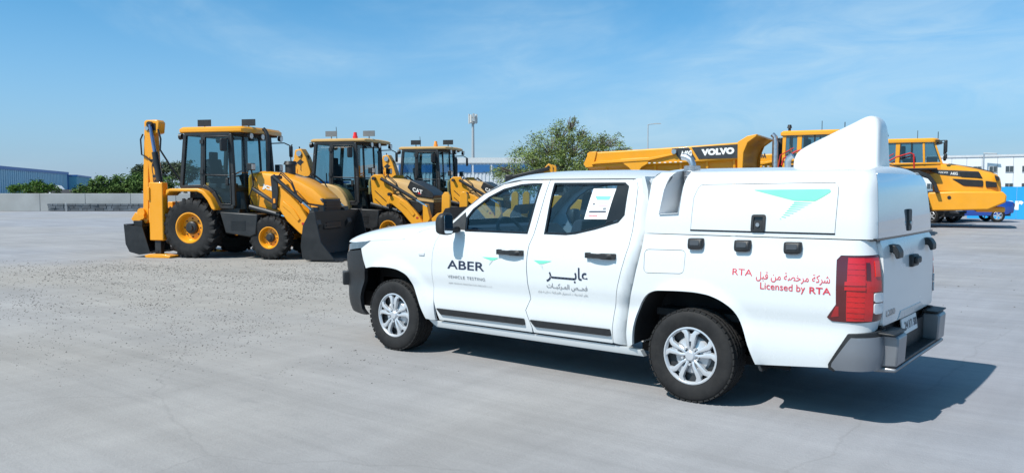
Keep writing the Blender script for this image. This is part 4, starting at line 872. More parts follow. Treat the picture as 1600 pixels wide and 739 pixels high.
    # --- digging end
    P('kingpost_frame', MB().box((-1.0, 0, .95), (.16, 2.0, .34)).box((-1.0, 0, .62), (.12, 1.5, .18)).box((-1.12, 0, .95), (.14, .36, .62)), Y, bevel=.02)
    for s in (-1, 1):
        lg = P('stabiliser', MB().box((-.82, s * .98, 1.05), (.36 if jcb else .26, .20, 1.32)), Y, bevel=.02)
        P('inner_leg', MB().box((-.82, s * .98, .24), (.16, .12, .42)), BLK, lg, bevel=.01)
        P('foot', MB().prism(fillet([(-1.05, .0), (-.44, .0), (-.40, .05), (-.62, .085), (-.96, .085), (-1.10, .05)], .02, 2), s * .80, s * 1.16), Y, lg, bevel=.01)
        P('clamp_plate', MB().box((-.99, s * .98, 1.45), (.05, .26, .3)), Y, lg, bevel=.008)
    yc = -.72 if jcb else 0.0; dxb = .22 if jcb else 0.      # the digging end stands offset on its carriage
    bo = [(-.92, .75), (-1.05, .72), (-1.13, 1.4), (-1.19, 2.2), (-1.21, 2.7), (-1.27, 2.84), (-1.27, 3.10), (-1.22, 3.14), (-.92, 3.14), (-.87, 3.08), (-.90, 2.84), (-1.05, 2.80), (-1.03, 2.2), (-.93, 1.4), (-.84, .9)] if jcb else [(-1.06, .70), (-1.28, .72), (-1.30, 1.2), (-1.16, 1.75), (-1.12, 2.1), (-1.24, 2.46), (-1.20, 2.66), (-1.02, 2.70), (-.86, 2.45), (-.72, 2.05), (-.80, 1.5), (-.98, 1.0)]
    boom = P('boom', MB().prism(bo, yc - (.12 if jcb else .16), yc + (.12 if jcb else .16)), Y, bevel=.02)
    dp = [(-1.30, 2.95), (-1.17, 2.95), (-1.21, 2.0), (-1.24, .85), (-1.32, .76), (-1.39, .80), (-1.37, 1.6), (-1.33, 2.4)] if jcb else [(-1.18, 2.6), (-1.08, 2.64), (-1.20, 1.9), (-1.42, 1.0), (-1.55, .82), (-1.66, .88), (-1.50, 1.7), (-1.34, 2.3)]
    P('dipper', MB().prism(dp, yc - .08, yc + .08), Y, bevel=.015)
    P('pivot_pin', MB().cyl((-1.18, yc - .15, 2.95), (-1.18, yc + .15, 2.95), .05) if jcb else MB().cyl((-1.06, -.2, 2.56), (-1.06, .2, 2.56), .08), STEEL, boom)
    if jcb:
        P('boom_top_slot', MB().box((-1.06, yc - .125, 2.98), (.20, .02, .16)), HOSE, boom)
        cy = P('boom_cylinder', MB().cyl((-.96, yc - .17, 2.40), (-.83, yc - .17, 1.66), .068), BLK); P('piston_rod', MB().cyl((-1.07, yc - .17, 3.03), (-.96, yc - .17, 2.40), .04), mat('blue_grey_rod', (.16, .24, .42), .25, metal=.6), cy); P('cylinder_head', MB().cyl((-1.08, yc - .20, 3.03), (-1.08, yc - .10, 3.03), .07), BLK, cy)
        P('bushing', MB().cyl((-1.40, yc - .14, 1.02), (-1.40, yc + .14, 1.02), .10).cyl((-1.36, yc - .16, .92), (-1.36, yc + .16, .92), .06), Y)
        P('hydraulic_hose', MB().tube([(-.88, yc - .14, 2.92), (-.80, yc - .16, 2.70), (-.82, yc - .16, 2.45), (-.58, yc, 1.95), (-.45, yc + .1, 1.70)], .020, 6), HOSE)
    else: ram(root, (-.9, 0, 2.5), (-.86, 0, 1.2), .06, .5, 'boom_cylinder')
    P('hydraulic_hose', MB().tube([(-1.08, yc - .13, 2.75), (-1.0, yc - .15, 2.5), (-1.02, yc - .15, 2.1), (-.85, yc - .1, 1.75)], .018, 6), HOSE)
    P('hydraulic_hose', MB().tube([(-1.32, yc - .1, 2.82), (-1.37, yc - .12, 2.7), (-1.35, yc - .12, 2.35), (-1.22, yc - .13, 2.30), (-1.10, yc - .13, 2.2)], .018, 6), HOSE)
    P('bucket_link', MB().prism([(x + dxb, z) for x, z in ((-1.62, .96), (-1.78, 1.02), (-1.90, .86), (-1.80, .78), (-1.62, .84))], yc - .13, yc + .13), Y, bevel=.01)
    db = [(-1.90, .76), (-1.86, .30), (-1.76, .12), (-1.50, .06), (-1.18, .10), (-1.16, .13), (-1.50, .12), (-1.70, .18), (-1.80, .34), (-1.80, .74)]
    db = [(x + dxb, z) for x, z in db]; dk = P('digging_bucket', MB().prism(db, yc - .38, yc + .38).box((-1.70 + dxb, yc, .76), (.24, .30, .14)), BKT, bevel=.008)
    for s in (-1, 1): P('bucket_side', MB().prism([(x + dxb, z) for x, z in ((-1.88, .74), (-1.85, .30), (-1.75, .12), (-1.50, .07), (-1.20, .11), (-1.40, .70))], yc + s * .36, yc + s * .385), BKT, dk)
    for k in range(4): P('tooth', MB().prism([(-1.22 + dxb, .09), (-1.22 + dxb, .14), (-1.02 + dxb, .15), (-1.02 + dxb, .13)], yc - .34 + k * .20, yc - .34 + k * .20 + .07), BKT, dk)
    if jcb:
        letter('lettering', 'JCB', BLK, boom, lambda u, z, d: (-1.13 + z + (u - 1.6) * .10, yc - .1225, 3.85 - u), 1.55, -.01, .62, .13, .035, .95)
    else:
        P('emblem', MB().add([(-1.16 + .0, -.162, 2.30), (-1.04, -.162, 2.22), (-.92, -.162, 2.32), (-1.04, -.162, 2.40)], [(0, 1, 2, 3)]), BLK, boom, smooth=0)
    return root
for st, loc, lab in (('a', (-14.96, 4.52), 'orange yellow backhoe loader with black loader bucket, nearest in the row'), ('b', (-15.63, 8.71), 'yellow backhoe loader with red beacon, middle one of the row'), ('c', (-16.83, 13.14), 'yellow backhoe loader with amber beacon, farthest one with a cab in the row')):
    rt = empty('backhoe_loader', (*loc, 0), R(24)); backhoe(st, rt); tag(rt, lab, 'backhoe loader', 'backhoe loaders parked in a row')
# ------------------------------------------------------------------ articulated dump trucks
VY = mat('hauler_yellow_paint', (.83, .345, .007), .4, coat=.2, var=.05, vscale=1.5, dirt=.12, dirtcol=(.45, .32, .16), dscale=1.6)
CHAR = mat('charcoal_decal', (.035, .038, .042), .45, var=.1)
HGLASS = glass('hauler_cab_glass', (.42, .56, .60), .10)
HRED = mat('red_handrail', (.55, .02, .02), .4)
WLET = mat('white_decal', (.82, .82, .80), .5)
def hauler(root):
    P = lambda name, mb, m, par=root, **k: mb.build(name, m, par, **k)
    for x in (-.66, -4.6, -6.55):
        for s in (-1, 1): off_wheel(root, x, s * 1.32, .93, .70, .36, VY, s, 22)
        P('axle', MB().cyl((x, -1.2, .93), (x, 1.2, .93), .18), BLK)
    P('front_frame', MB().box((.4, 0, 1.0), (4.4, .9, .5)), BLK, bevel=.03)
    P('rear_frame', MB().box((-4.8, 0, 1.05), (6.4, .8, .5)).cyl((-1.9, 0, .7), (-1.9, 0, 1.5), .3), BLK, bevel=.03)
    # hood: rounded loft
    rings = []
    for x, zt, hw, zb in ((.62, 2.60, 1.10, 1.40), (1.2, 2.52, 1.12, 1.40), (1.9, 2.36, 1.10, 1.40), (2.4, 2.22, 1.05, 1.42), (2.62, 2.12, .98, 1.44), (2.72, 2.0, .90, 1.46), (2.76, 1.8, .86, 1.48)):
        rings.append([(x, -hw, zb), (x, -hw - .01, zb + (zt - zb) * .55), (x, -hw * .95, zt - .14), (x, -hw * .82, zt - .04), (x, -hw * .4, zt + .02), (x, hw * .4, zt + .02), (x, hw * .82, zt - .04), (x, hw * .95, zt - .14), (x, hw + .01, zb + (zt - zb) * .55), (x, hw, zb)])
    ho = P('hood', MB().loft(rings), VY, smooth=40)
    P('hood_top_panel', MB().prism([(.9, 2.60), (1.9, 2.42), (2.5, 2.24), (2.5, 2.18), (.9, 2.5)], -.5, .5), CHAR, ho, bevel=.02)
    hy = lambda x: 1.118 - .03 * max(0, (x - 1.2)) ** 1.5
    for s in (-1, 1):
        yy = lambda x, e: s * (hy(x) + e)
        def pat(nm, poly, m, e=.02):
            P(nm, MB().loft([[(x, yy(x, -.05), z) for x, z in poly], [(x, yy(x, e), z) for x, z in poly]]), m, ho, bevel=.01)
        pat('hood_decal', [(.25, 2.28), (.40, 2.34), (1.95, 2.25), (2.10, 1.98), (1.45, 2.02), (.62, 2.12)], CHAR, .012)
        pat('side_vent', fillet([(1.30, 2.24), (1.98, 2.22), (2.08, 2.0), (1.34, 2.03)], .06), HOSE, .03)
        pat('side_vent', fillet([(1.02, 1.97), (2.12, 1.90), (2.12, 1.64), (1.45, 1.68)], .06), HOSE, .03)
        pat('side_vent', fillet([(2.20, 1.88), (2.58, 1.82), (2.60, 1.62), (2.22, 1.62)], .04), HOSE, .03)
        pat('head_lamp', fillet([(2.50, 2.10), (2.66, 2.02), (2.68, 1.86), (2.54, 1.92)], .03), BLK, .05)
        f = (lambda u, z, d: (u, -(hy(u) + .016), z)) if s < 0 else (lambda u, z, d: (1.9 - u, hy(1.9 - u) + .016, z))
        if s < 0:
            letter('lettering', 'VOLVO', WLET, ho, f, .52, 2.195, .36, .07, .02, slant=-.05); letter('lettering', 'A40G', WLET, ho, f, .97, 2.12, .26, .12, .02, slant=-.05)
    # bumper and wheel arch skirt
    bp = [(.20, 1.42), (1.2, 1.46), (2.78, 1.46), (2.92, 1.30), (2.90, 1.04), (2.30, .74), (.34, .68), (.18, .95)]
    P('front_bumper', MB().loft([[(x, y, z) for x, z in bp] for y in (-1.35, 1.35)]).box((2.4, 0, .75), (1.0, 2.2, .2)), VY, bevel=.05)
    for s in (-1, 1):
        P('tow_eye', MB().cyl((.95, s * 1.345, 1.22), (.95, s * 1.365, 1.22), .07), BLK)
        P('wheel_arch', MB().prism([(x - .66, z) for x, z in ((-1.25, 1.75), (-1.0, 2.12), (-.5, 2.3), (.5, 2.3), (.9, 2.14), (1.14, 1.80), (1.24, 1.42), (1.10, 1.42), (1.02, 1.74), (.82, 2.0), (.45, 2.14), (-.45, 2.14), (-.9, 1.98), (-1.1, 1.72))], s * .95, s * 1.62), BLK, bevel=.02)
        P('wing', MB().prism([(.18, 2.14), (.62, 2.30), (1.0, 2.0), (1.3, 1.46), (.36, 1.46), (.34, 1.8)], s * 1.04, s * 1.12), VY, bevel=.03)
        P('platform', MB().box((-.35, s * 1.15, 2.36), (1.7, .75, .07)), BLK, bevel=.01)
        P('handrail', MB().tube([(-1.45, s * 1.5, 2.38), (-1.40, s * 1.5, 2.62), (-1.0, s * 1.5, 2.85), (-.48, s * 1.5, 3.0), (-.36, s * 1.5, 2.95), (-.33, s * 1.5, 2.38)], .03, 8), HRED)
    # cab
    P('cab_base', MB().box((-.42, 0, 2.36), (2.25, 1.62, .52)), VY, bevel=.04)
    cf = MB()
    for s in (-1, 1):
        for a, b, w in (((-1.50, s * .82, 2.55), (-1.48, s * .78, 3.48), .12), ((-.98, s * .82, 2.55), (-.96, s * .78, 3.48), .16), ((.02, s * .82, 2.55), (-.02, s * .78, 3.48), .08), ((.66, s * .74, 2.58), (.36, s * .70, 3.48), .08)): cf.bar(a, b, w, .08, (0, 1, 0))
        cf.bar((-1.5, s * .82, 2.58), (.66, s * .78, 2.60), .08, .12, (0, 1, 0))
    co = P('cab_frame', cf, VY, bevel=.015)
    for s in (-1, 1):
        for q in ([(-1.46, 2.64), (-1.05, 2.64), (-1.04, 3.46), (-1.44, 3.46)], [(-.88, 2.64), (.0, 2.64), (-.04, 3.46), (-.88, 3.46)], [(.06, 2.64), (.62, 2.64), (.34, 3.46), (.02, 3.46)]):
            P('window', MB().add([(x, s * (.82 if z < 3 else .785), z) for x, z in q], [(0, 1, 2, 3)]), HGLASS, co, smooth=0)
        P('door_bar', MB().bar((-.46, s * .83, 2.64), (-.46, s * .80, 3.46), .05, .05), BLK, co)
    P('windscreen', MB().add([(.665, -.72, 2.62), (.665, .72, 2.62), (.37, .69, 3.46), (.37, -.69, 3.46)], [(0, 1, 2, 3)]), HGLASS, co, smooth=0)
    P('rear_window', MB().add([(-1.5, -.72, 2.64), (-1.5, .72, 2.64), (-1.48, .69, 3.46), (-1.48, -.69, 3.46)], [(0, 1, 2, 3)]), HGLASS, co, smooth=0)
    pl = fillet([(-1.62, -.88), (.40, -.86), (.56, -.5), (.60, 0), (.56, .5), (.40, .86), (-1.62, .88)], .1, 3)
    rf = P('cab_roof', MB().loft([[(x, y, 3.46) for x, y in pl], [(x, y, 3.56) for x, y in pl], [(-.5 + (x + .5) * .93, y * .93, 3.62) for x, y in pl]]), VY, smooth=30)
    P('roof_visor', MB().box((.55, 0, 3.44), (.22, 1.2, .06), ry=R(-15)), BLK, rf)
    P('beacon', MB().cyl((-1.45, .1, 3.6), (-1.45, .1, 3.78), .05).cyl((-1.45, .1, 3.78), (-1.45, .1, 3.9), .09, .06), BLK, rf)
    P('antenna', MB().cyl((-.25, -.6, 3.6), (-.25, -.6, 3.95), .012, n=5), BLK, rf); P('antenna', MB().cyl((.5, -.6, 3.6), (.5, -.6, 3.88), .015, n=5), BLK, rf)
    P('operator_seat', MB().box((-.55, 0, 2.75), (.5, .5, .15)).box((-.78, 0, 3.05), (.15, .5, .6)).box((.3, 0, 2.75), (.4, 1.3, .25)), SEATM, bevel=.03)
    for s in (-1, 1):
        mr = P('mirror', MB().tube([(.40, s * .8, 3.5), (.75, s * 1.05, 3.5), (.78, s * 1.1, 2.95)], .025, 6), BLK)
        P('mirror_head', MB().box((.78, s * 1.12, 3.26), (.12, .28, .5)).box((.78, s * 1.12, 2.86), (.12, .26, .22)), BLK, mr, bevel=.04)
    # exhaust and air intake behind the cab
    P('exhaust_stack', MB().tube([(-1.80, -.72, 1.8), (-1.80, -.72, 3.2), (-1.82, -.72, 3.42), (-1.92, -.72, 3.52)], [.12, .12, .09, .09], 12), STEEL)
    P('air_intake', MB().box((-1.78, -.25, 2.6), (.34, .5, 1.4)).cyl((-1.78, .4, 2.2), (-1.78, .4, 3.45), .13), BLK, bevel=.03)
    P('hose_guard', MB().tube([(-1.62, -1.2, 2.3), (-1.55, -1.2, 2.75), (-1.1, -1.2, 3.0)], .02, 6), HRED)
    # dump body: sloping floor, recessed sides under a heavy rail, spill guard
    def body_ring(x, zt, zb, hw, ib): return [(x, -ib, zb), (x, -hw + .40, zb + .30), (x, -hw + .22, zt - .66), (x, -hw + .02, zt - .58), (x, -hw, zt - .03), (x, -hw + .06, zt), (x, -hw + .14, zt - .02), (x, -hw + .22, zt - .7), (x, hw - .22, zt - .7), (x, hw - .14, zt - .02), (x, hw - .06, zt), (x, hw, zt - .03), (x, hw - .02, zt - .58), (x, hw - .22, zt - .66), (x, hw - .40, zb + .30), (x, ib, zb)]
    db = P('dump_body', MB().loft([body_ring(-8.72, 2.96, 2.10, 1.60, .9), body_ring(-8.2, 2.99, 1.85, 1.62, 1.0), body_ring(-6.8, 3.04, 1.72, 1.62, 1.0), body_ring(-4.8, 3.12, 1.66, 1.62, 1.0), body_ring(-2.9, 3.22, 1.62, 1.62, 1.0)]), VY, bevel=.02)
    for s in (-1, 1):
        P('tail_plate', MB().prism([(-8.85, 2.52), (-8.62, 2.99), (-8.30, 3.0), (-8.45, 2.40), (-8.75, 2.38)], s * 1.50, s * 1.66), VY, db, bevel=.02)
        P('side_gusset', MB().prism([(-7.35, 2.70), (-6.2, 2.74), (-6.25, 2.50), (-6.48, 2.38), (-6.66, 2.14), (-6.80, 2.14), (-7.0, 2.36), (-7.2, 2.50)], s * 1.45, s * 1.67), VY, db, bevel=.02)
        P('tailgate_arm', MB().prism([(-8.5, 2.50), (-8.35, 2.62), (-6.2, 2.72), (-5.35, 2.86), (-5.3, 2.98), (-5.15, 2.98), (-5.2, 2.82), (-6.2, 2.62), (-8.3, 2.52)], s * 1.625, s * 1.70), VY, db, bevel=.01)
        for k in range(6): P('body_rib', MB().bar((-8.0 + k * .98, s * 1.30, 1.95), (-8.0 + k * .98, s * 1.47, 2.50 + k * .03), .10, .09, (1, 0, 0)), VY, db, bevel=.01)
        P('pivot_pin', MB().cyl((-5.24, s * 1.6, 2.93), (-5.24, s * 1.75, 2.93), .09), STEEL, db)
        P('body_decal', MB().add([(-5.36, s * 1.628, 3.05), (-4.72, s * 1.628, 3.08), (-4.45, s * 1.628, 2.64), (-5.05, s * 1.628, 2.64)], [(0, 1, 2, 3)]), CHAR, db, smooth=0)
        P('body_decal', MB().add([(-4.62, s * 1.628, 3.08), (-2.92, s * 1.628, 3.15), (-2.92, s * 1.628, 2.66), (-4.35, s * 1.628, 2.65)], [(0, 1, 2, 3)]), CHAR, db, smooth=0)
        for k in range(9): P('rail_hole', MB().box((-6.6 + k * .2, s * 1.64, 2.52 + k * .004), (.09, .012, .03)), WLET, db) if s < 0 else None
        f = (lambda u, z, d: (u, -1.634, z)) if s < 0 else (lambda u, z, d: (-7.54 - u, 1.634, z))
        letter('lettering', 'A40G', WLET, db, f, -5.02, 2.74, .42, .21, .06, slant=.05)
        letter('lettering', 'VOLVO', WLET, db, f, -4.25, 2.76, 1.18, .24, .075, 1.05, slant=.04)
        P('spill_guard_side', MB().prism([(-2.95, 3.23), (-2.62, 3.43), (-2.28, 3.49), (-2.32, 3.40), (-2.60, 3.20), (-2.74, 2.85), (-2.78, 1.7), (-2.95, 1.7)], s * 1.60, s * 1.66), VY, db, bevel=.02)
    P('spill_guard', MB().prism(smooth_line([(-2.84, 1.62), (-2.86, 2.4), (-2.82, 2.85), (-2.66, 3.18), (-2.26, 3.42)], 3) + [(-2.28, 3.49), (-2.60, 3.42), (-2.86, 3.26), (-2.93, 3.0), (-2.95, 1.62)], -1.61, 1.61), VY, db, bevel=.02)
    P('hoist_cylinder', MB().cyl((-3.2, -.8, 1.1), (-4.6, -.8, 1.8), .11).cyl((-3.2, .8, 1.1), (-4.6, .8, 1.8), .11), BLK)
    return root
h1 = hauler(empty('dump_truck', (-6.77, 23.84, 0), R(11.5)))
tag(h1, 'yellow articulated dump truck whose long tipping body shows above the pickup roof', 'dump truck', 'articulated dump trucks parked side by side')
h2 = copy_tree(h1); h2.location = (-5.29, 31.23, 0)
tag(h2, 'yellow articulated dump truck whose cab and hood stick out right of the pickup', 'dump truck', 'articulated dump trucks parked side by side')
# ------------------------------------------------------------------ surroundings
def XY(a, b): return Vector((b[0] - a[0], b[1] - a[1], 0))
CONC = mat('weathered_concrete', (.36, .37, .37), .9, var=.12, vscale=.6, dirt=.35, dirtcol=(.25, .23, .20), dscale=.5, bump=.2, bscale=8)
STONE = mat('dark_field_stone', (.10, .115, .13), .9, var=.45, vscale=1.6, bump=.4, bscale=12)
def wall_run(name, a, b, h, t, m, label, cat):
    a, b = Vector((*a, 0)), Vector((*b, 0)); L = (b - a).length; ang = math.atan2((b - a).y, (b - a).x)
    rt = empty(name, a, ang); tag(rt, label, cat); return rt, L
wr, L = wall_run('yard_wall', (-64.36, 14.26), (-34.4, 38.1), 1.25, .3, CONC, 'low grey concrete wall along the far left edge of the yard', 'wall')
n = 12
for k in range(n):
    MB().box((L / n * (k + .5), .15, .62), (L / n - .02, .3, 1.24)).build('wall_panel', CONC, wr, bevel=.02)
st = MB(); q = random.Random(3); x = 7.0
rowh = [.02, .20, .37, .53]
for r_ in range(3):
    x = 7.0 + q.random() * .3
    while x < 25:
        wd = q.uniform(.28, .62); st.box((x + wd / 2, -.10 - q.uniform(0, .05), (rowh[r_] + rowh[r_ + 1]) / 2), (wd - .03, .25, rowh[r_ + 1] - rowh[r_] - .02), rx=R(q.uniform(-3, 3)), rz=R(q.uniform(-4, 4))); x += wd
tag(st.build('stone_course', STONE, wr, smooth=0), kind='stuff')
MB().cyl((8.4, -.35, 0), (8.4, -.35, .62), .02).build('marker_stake', mat('white_stake', (.7, .7, .68), .6), wr)
# blue sheds behind the wall
BLUEW = mat('pale_blue_cladding', (.30, .50, .62), .55, var=.06, vscale=.3); BLUET = mat('blue_trim', (.025, .13, .38), .45, var=.05)
def shed(name, a, b, h, label, depth=14., wm=BLUEW, tm=BLUET, rib=.5, band=.35):
    a, b = Vector((*a, 0)), Vector((*b, 0)); L = (b - a).length; ang = math.atan2((b - a).y, (b - a).x)
    rt = empty(name, a, ang); tag(rt, label, 'building')
    w_ = MB().box((L / 2, depth / 2, h / 2), (L, depth, h))
    w_.build('wall', wm, rt)
    for k in range(int(L / rib)): w_ = None
    rb = MB()
    for k in range(int(L / rib)): rb.box((rib * (k + .5), -.03, h / 2), (rib * .5, .08, h - .02))
    tag(rb.build('cladding_rib', wm, rt), kind='stuff')
    MB().box((L / 2, depth / 2, h + band / 2), (L + .3, depth + .4, band)).build('roof', tm, rt)
    MB().box((L - .12, -.06, h / 2), (.5, .2, h)).build('corner_trim', tm, rt)
    return rt, L
shed('warehouse', (-112.1, 30.29), (-164.8, 65.2), 4.35, 'long pale blue warehouse with darker blue roof edge, far left', band=.45, rib=1.2)
shed('warehouse_annex', (-164.0, 66.5), (-187.0, 79.6), 4.0, 'shorter blue shed standing beyond the long blue warehouse', wm=mat('teal_cladding', (.16, .40, .50), .55), band=.3, rib=1.2)
sr, L = shed('workshop', (-78, 70.2), (-60.0, 84.6), 5.0, 'white low workshop with blue window band behind the leafy tree', wm=mat('white_cladding', (.62, .64, .66), .6), tm=mat('white_fascia', (.62, .63, .62), .6), band=.7)
for k in range(9): MB().box((1.4 + k * 2.5, -.08, 4.25), (2.2, .12, 1.0)).build('window', mat('blue_window_band', (.03, .14, .34), .2, coat=.3), sr)
cr, L = shed('container_office', (-37.4, 23.2), (-35.2, 24.9), 1.9, 'small blue container between the first two backhoe cabs', depth=2.4, wm=mat('bright_blue_steel', (.03, .16, .40), .5), rib=.3, band=.12)
# white factory to the right with square windows
a, b = Vector((-19.5, 97.6, 0)), Vector((0., 98.3, 0)); ang = math.atan2((b - a).y, (b - a).x); L = (b - a).length
fr_ = empty('factory', a, ang); tag(fr_, 'white factory building with small square windows at the right edge', 'building')
FW = mat('white_factory_cladding', (.66, .68, .70), .6, var=.05, vscale=.4)
for k in range(13): MB().box((L / 13 * (k + .5), 6, 2.55), (L / 13 - .03, 12, 5.1)).build('wall_panel', FW, fr_)
MB().box((L / 2, 6, 5.2), (L + .2, 12.2, .24)).build('parapet', mat('pale_grey_trim', (.5, .52, .54), .6), fr_)
WND = mat('dark_window_glass', (.05, .065, .075), .15, coat=.4)
for px in range(12):
    for z in (3.72, 1.85):
        x_ = .9 + px * 1.55
        o_ = MB().box((x_, -.02, z), (.78, .10, .72)).build('window', mat('window_frame_grey', (.42, .44, .45), .5), fr_); MB().box((x_ - .19, -.075, z), (.33, .03, .6)).build('pane', WND, o_); MB().box((x_ + .19, -.075, z), (.33, .03, .6)).build('pane', WND, o_)
rl = empty('roof_lamp', (-13.2, 97.9, 0)); tag(rl, 'pole lamp in front of the white factory', 'street lamp')
MB().cyl((0, -1, 0), (0, -1, 5.35), .07).build('pole', STEEL, rl); MB().box((.6, -1, 5.42), (1.3, .22, .14), ry=R(4)).build('lamp_head', mat('grey_lamp_head', (.4, .41, .42), .5), rl, bevel=.03)
# blue hoarding
a, b = Vector((-5.6, 42.9, 0)), Vector((3.4, 42.8, 0)); ang = math.atan2((b - a).y, (b - a).x); L = (b - a).length
hr = empty('blue_hoarding', a, ang); tag(hr, 'bright blue hoarding with white lettering at the right edge', 'hoarding')
HB = mat('bright_blue_board', (.02, .33, .70), .45, var=.03, vscale=.6)
for k in range(4): MB().box((L / 4 * (k + .5), 0, .84), (L / 4 - .012, .05, 1.66)).build('board', HB, hr)
letter('lettering', 'kar', WLET, hr, lambda u, z, d: (u, -.032, z), 1.42, .48, 1.15, .66, .05)
# ---- parked cars
def car(name, loc, rz, col, label, hatch=True, scale=1.):
    rt = empty(name, (*loc, 0), rz); tag(rt, label, 'car', 'cars parked behind the dump trucks')
    PM = mat('car_paint_' + '_'.join(str(int(c * 100)) for c in col), col, .2, coat=.9, var=.03)
    sec = [(-2.05, .62, .88, .62), (-1.98, .45, .95, .74), (-1.6, .36, 1.0, .86), (-.9, .32, 1.02, .90), (0, .30, 1.0, .91), (.9, .31, .97, .90), (1.5, .34, .90, .87), (1.9, .42, .80, .76), (2.05, .52, .70, .60)]
    bd = MB().loft([[(x, -w, zb), (x, -w - .02, zb + (zt - zb) * .55), (x, -w * .95, zt), (x, -w * .5, zt + .03), (x, w * .5, zt + .03), (x, w * .95, zt), (x, w + .02, zb + (zt - zb) * .55), (x, w, zb)] for x, zb, zt, w in sec]).build('body', PM, rt, smooth=50)
    gh = [(-1.9, .96, .70), (-1.45, 1.36, .60), (-1.1, 1.45, .58), (-.2, 1.47, .58), (.3, 1.38, .60), (1.0, .97, .72)] if hatch else [(-1.55, .98, .70), (-.95, 1.38, .58), (-.5, 1.44, .57), (.1, 1.44, .57), (.45, 1.36, .59), (1.15, .97, .72)]
    MB().loft([[(x, -.80, .94), (x, -w, z), (x, w, z), (x, .80, .94)] for x, z, w in gh]).build('windows', mat('dark_car_glass', (.02, .025, .03), .06, coat=.5), rt, smooth=30)
    MB().loft([[(x, -w * .99, z + .012), (x, -w * .6, z + .045), (x, w * .6, z + .045), (x, w * .99, z + .012)] for x, z, w in gh[1:-1]], True, True).build('roof', PM, rt, smooth=50)
    for s in (-1, 1):
        for x in (-1.28, 1.28):
            wl = empty('wheel', (x, s * .80, .32), 0, rt)
            MB().lathe([(.20, -.10), (.27, -.11), (.315, -.08), (.32, 0), (.315, .08), (.27, .11), (.20, .10)], n=24).build('tyre', RUBBER, wl)
            rm = MB().lathe([(.205, s * .09), (.19, s * .10), (.175, s * .06)], n=24)
            for k in range(5):
                an = k * 1.2566; rm.bar((0, s * .085, 0), (math.cos(an) * .19, s * .085, math.sin(an) * .19), .05, .02, (0, 1, 0))
            rm.build('rim', SILVER, wl)
        MB().box((1.93, s * .58, .68), (.16, .26, .12)).build('headlight', LAMP, rt, bevel=.03); MB().box((-1.99, s * .62, .80), (.10, .22, .18)).build('tail_light', REDD, rt, bevel=.03)
        MB().box((.62, s * .97, 1.0), (.14, .16, .12)).build('mirror', PM, rt, bevel=.03)
    MB().box((-2.06, 0, .62), (.02, .5, .11)).build('number_plate', mat('plate_white', (.72, .74, .74), .4), rt)
    MB().box((0, 0, .38), (3.7, 1.6, .16)).build('floor_pan', UNDER, rt)
    return rt
car('parked_car', (-6.6, 36.2), R(160), (.012, .013, .015), 'black car behind the front wheel of the right dump truck')
car('parked_car', (-6.9, 40.0), R(190), (.03, .032, .036), 'dark grey car parked between a black car and a blue car', False)
car('parked_car', (-5.0, 38.1), R(205), (.012, .06, .34), 'blue car with its tail towards the blue hoarding', False)
# white pickup van behind the left wall
vr = empty('utility_truck', (-77.2, 26.2, 0), R(20)); tag(vr, 'small white truck half hidden behind the left wall', 'truck')
MB().prism(fillet([(-1.0, .6), (-1.0, 1.75), (-.1, 1.9), (.5, 1.85), (.95, 1.45), (1.05, .6)], .12), -.85, .85).build('cab', mat('white_van_paint', (.7, .71, .72), .35), vr, bevel=.05)
MB().box((-.1, 0, 1.55), (.9, 1.74, .35)).build('window', WND, vr); MB().box((2.6, 0, 1.2), (3.2, 1.7, .6)).build('flatbed', mat('dark_bed', (.05, .05, .055), .7), vr)
for x in (0, 3.4):
    for s in (-1, 1): MB().lathe([(0, s * .1), (.4, s * .1), (.42, 0), (.4, -s * .1)], (x, s * .8, .42), 16).build('wheel', RUBBER, vr)
# ---- poles
mr = empty('telecom_mast', (-129.5, 144.5, 0)); tag(mr, 'tall grey telecom mast topped by a ring of panel antennas', 'mast')
MG = mat('galvanised_grey', (.42, .43, .43), .5, metal=.2)
MB().cyl((0, 0, 0), (0, 0, 18.0), .42, .30, 12).build('pole', MG, mr)
for k in range(9):
    an = k * 2 * math.pi / 9; r_ = 1.0; MB().box((math.cos(an) * r_, math.sin(an) * r_, 18.2 + (k % 3) * .25), (.20, .5, 1.9), rz=an).build('antenna_panel', mat('antenna_grey', (.5, .5, .48), .6), mr)
for z in (17.4, 18.7): MB().lathe([(.3, z), (.95, z), (.95, z + .15), (.3, z + .15)], n=18, axis='z').build('antenna_ring', MG, mr)
def street_lamp(loc, h, arm, label, rz):
    rt = empty('street_lamp', (*loc, 0), rz); tag(rt, label, 'street lamp', 'street lamps in the distance')
    MB().cyl((0, 0, 0), (0, 0, h), .11, .07, 10).build('pole', MG, rt); MB().tube([(0, 0, h - .05), (arm * .4, 0, h + .03), (arm, 0, h + .08)], .06, 8).build('arm', MG, rt)
    MB().loft([[(x, y, h + z + .05) for y, z in ((-w, 0), (-w * .7, .12), (w * .7, .12), (w, 0))] for x, w in ((arm - .15, .10), (arm + .2, .2), (arm + .85, .15))]).build('lamp_head', mat('lamp_head_grey', (.3, .31, .31), .5), rt)
street_lamp((-56.7, 100.0), 10.9, 1.0, 'single arm street lamp above the tipping body, right of the tree', R(38))
street_lamp((-185.6, 138.2), 11.2, 2.0, 'faint far street lamp between the first and second backhoe', R(38))
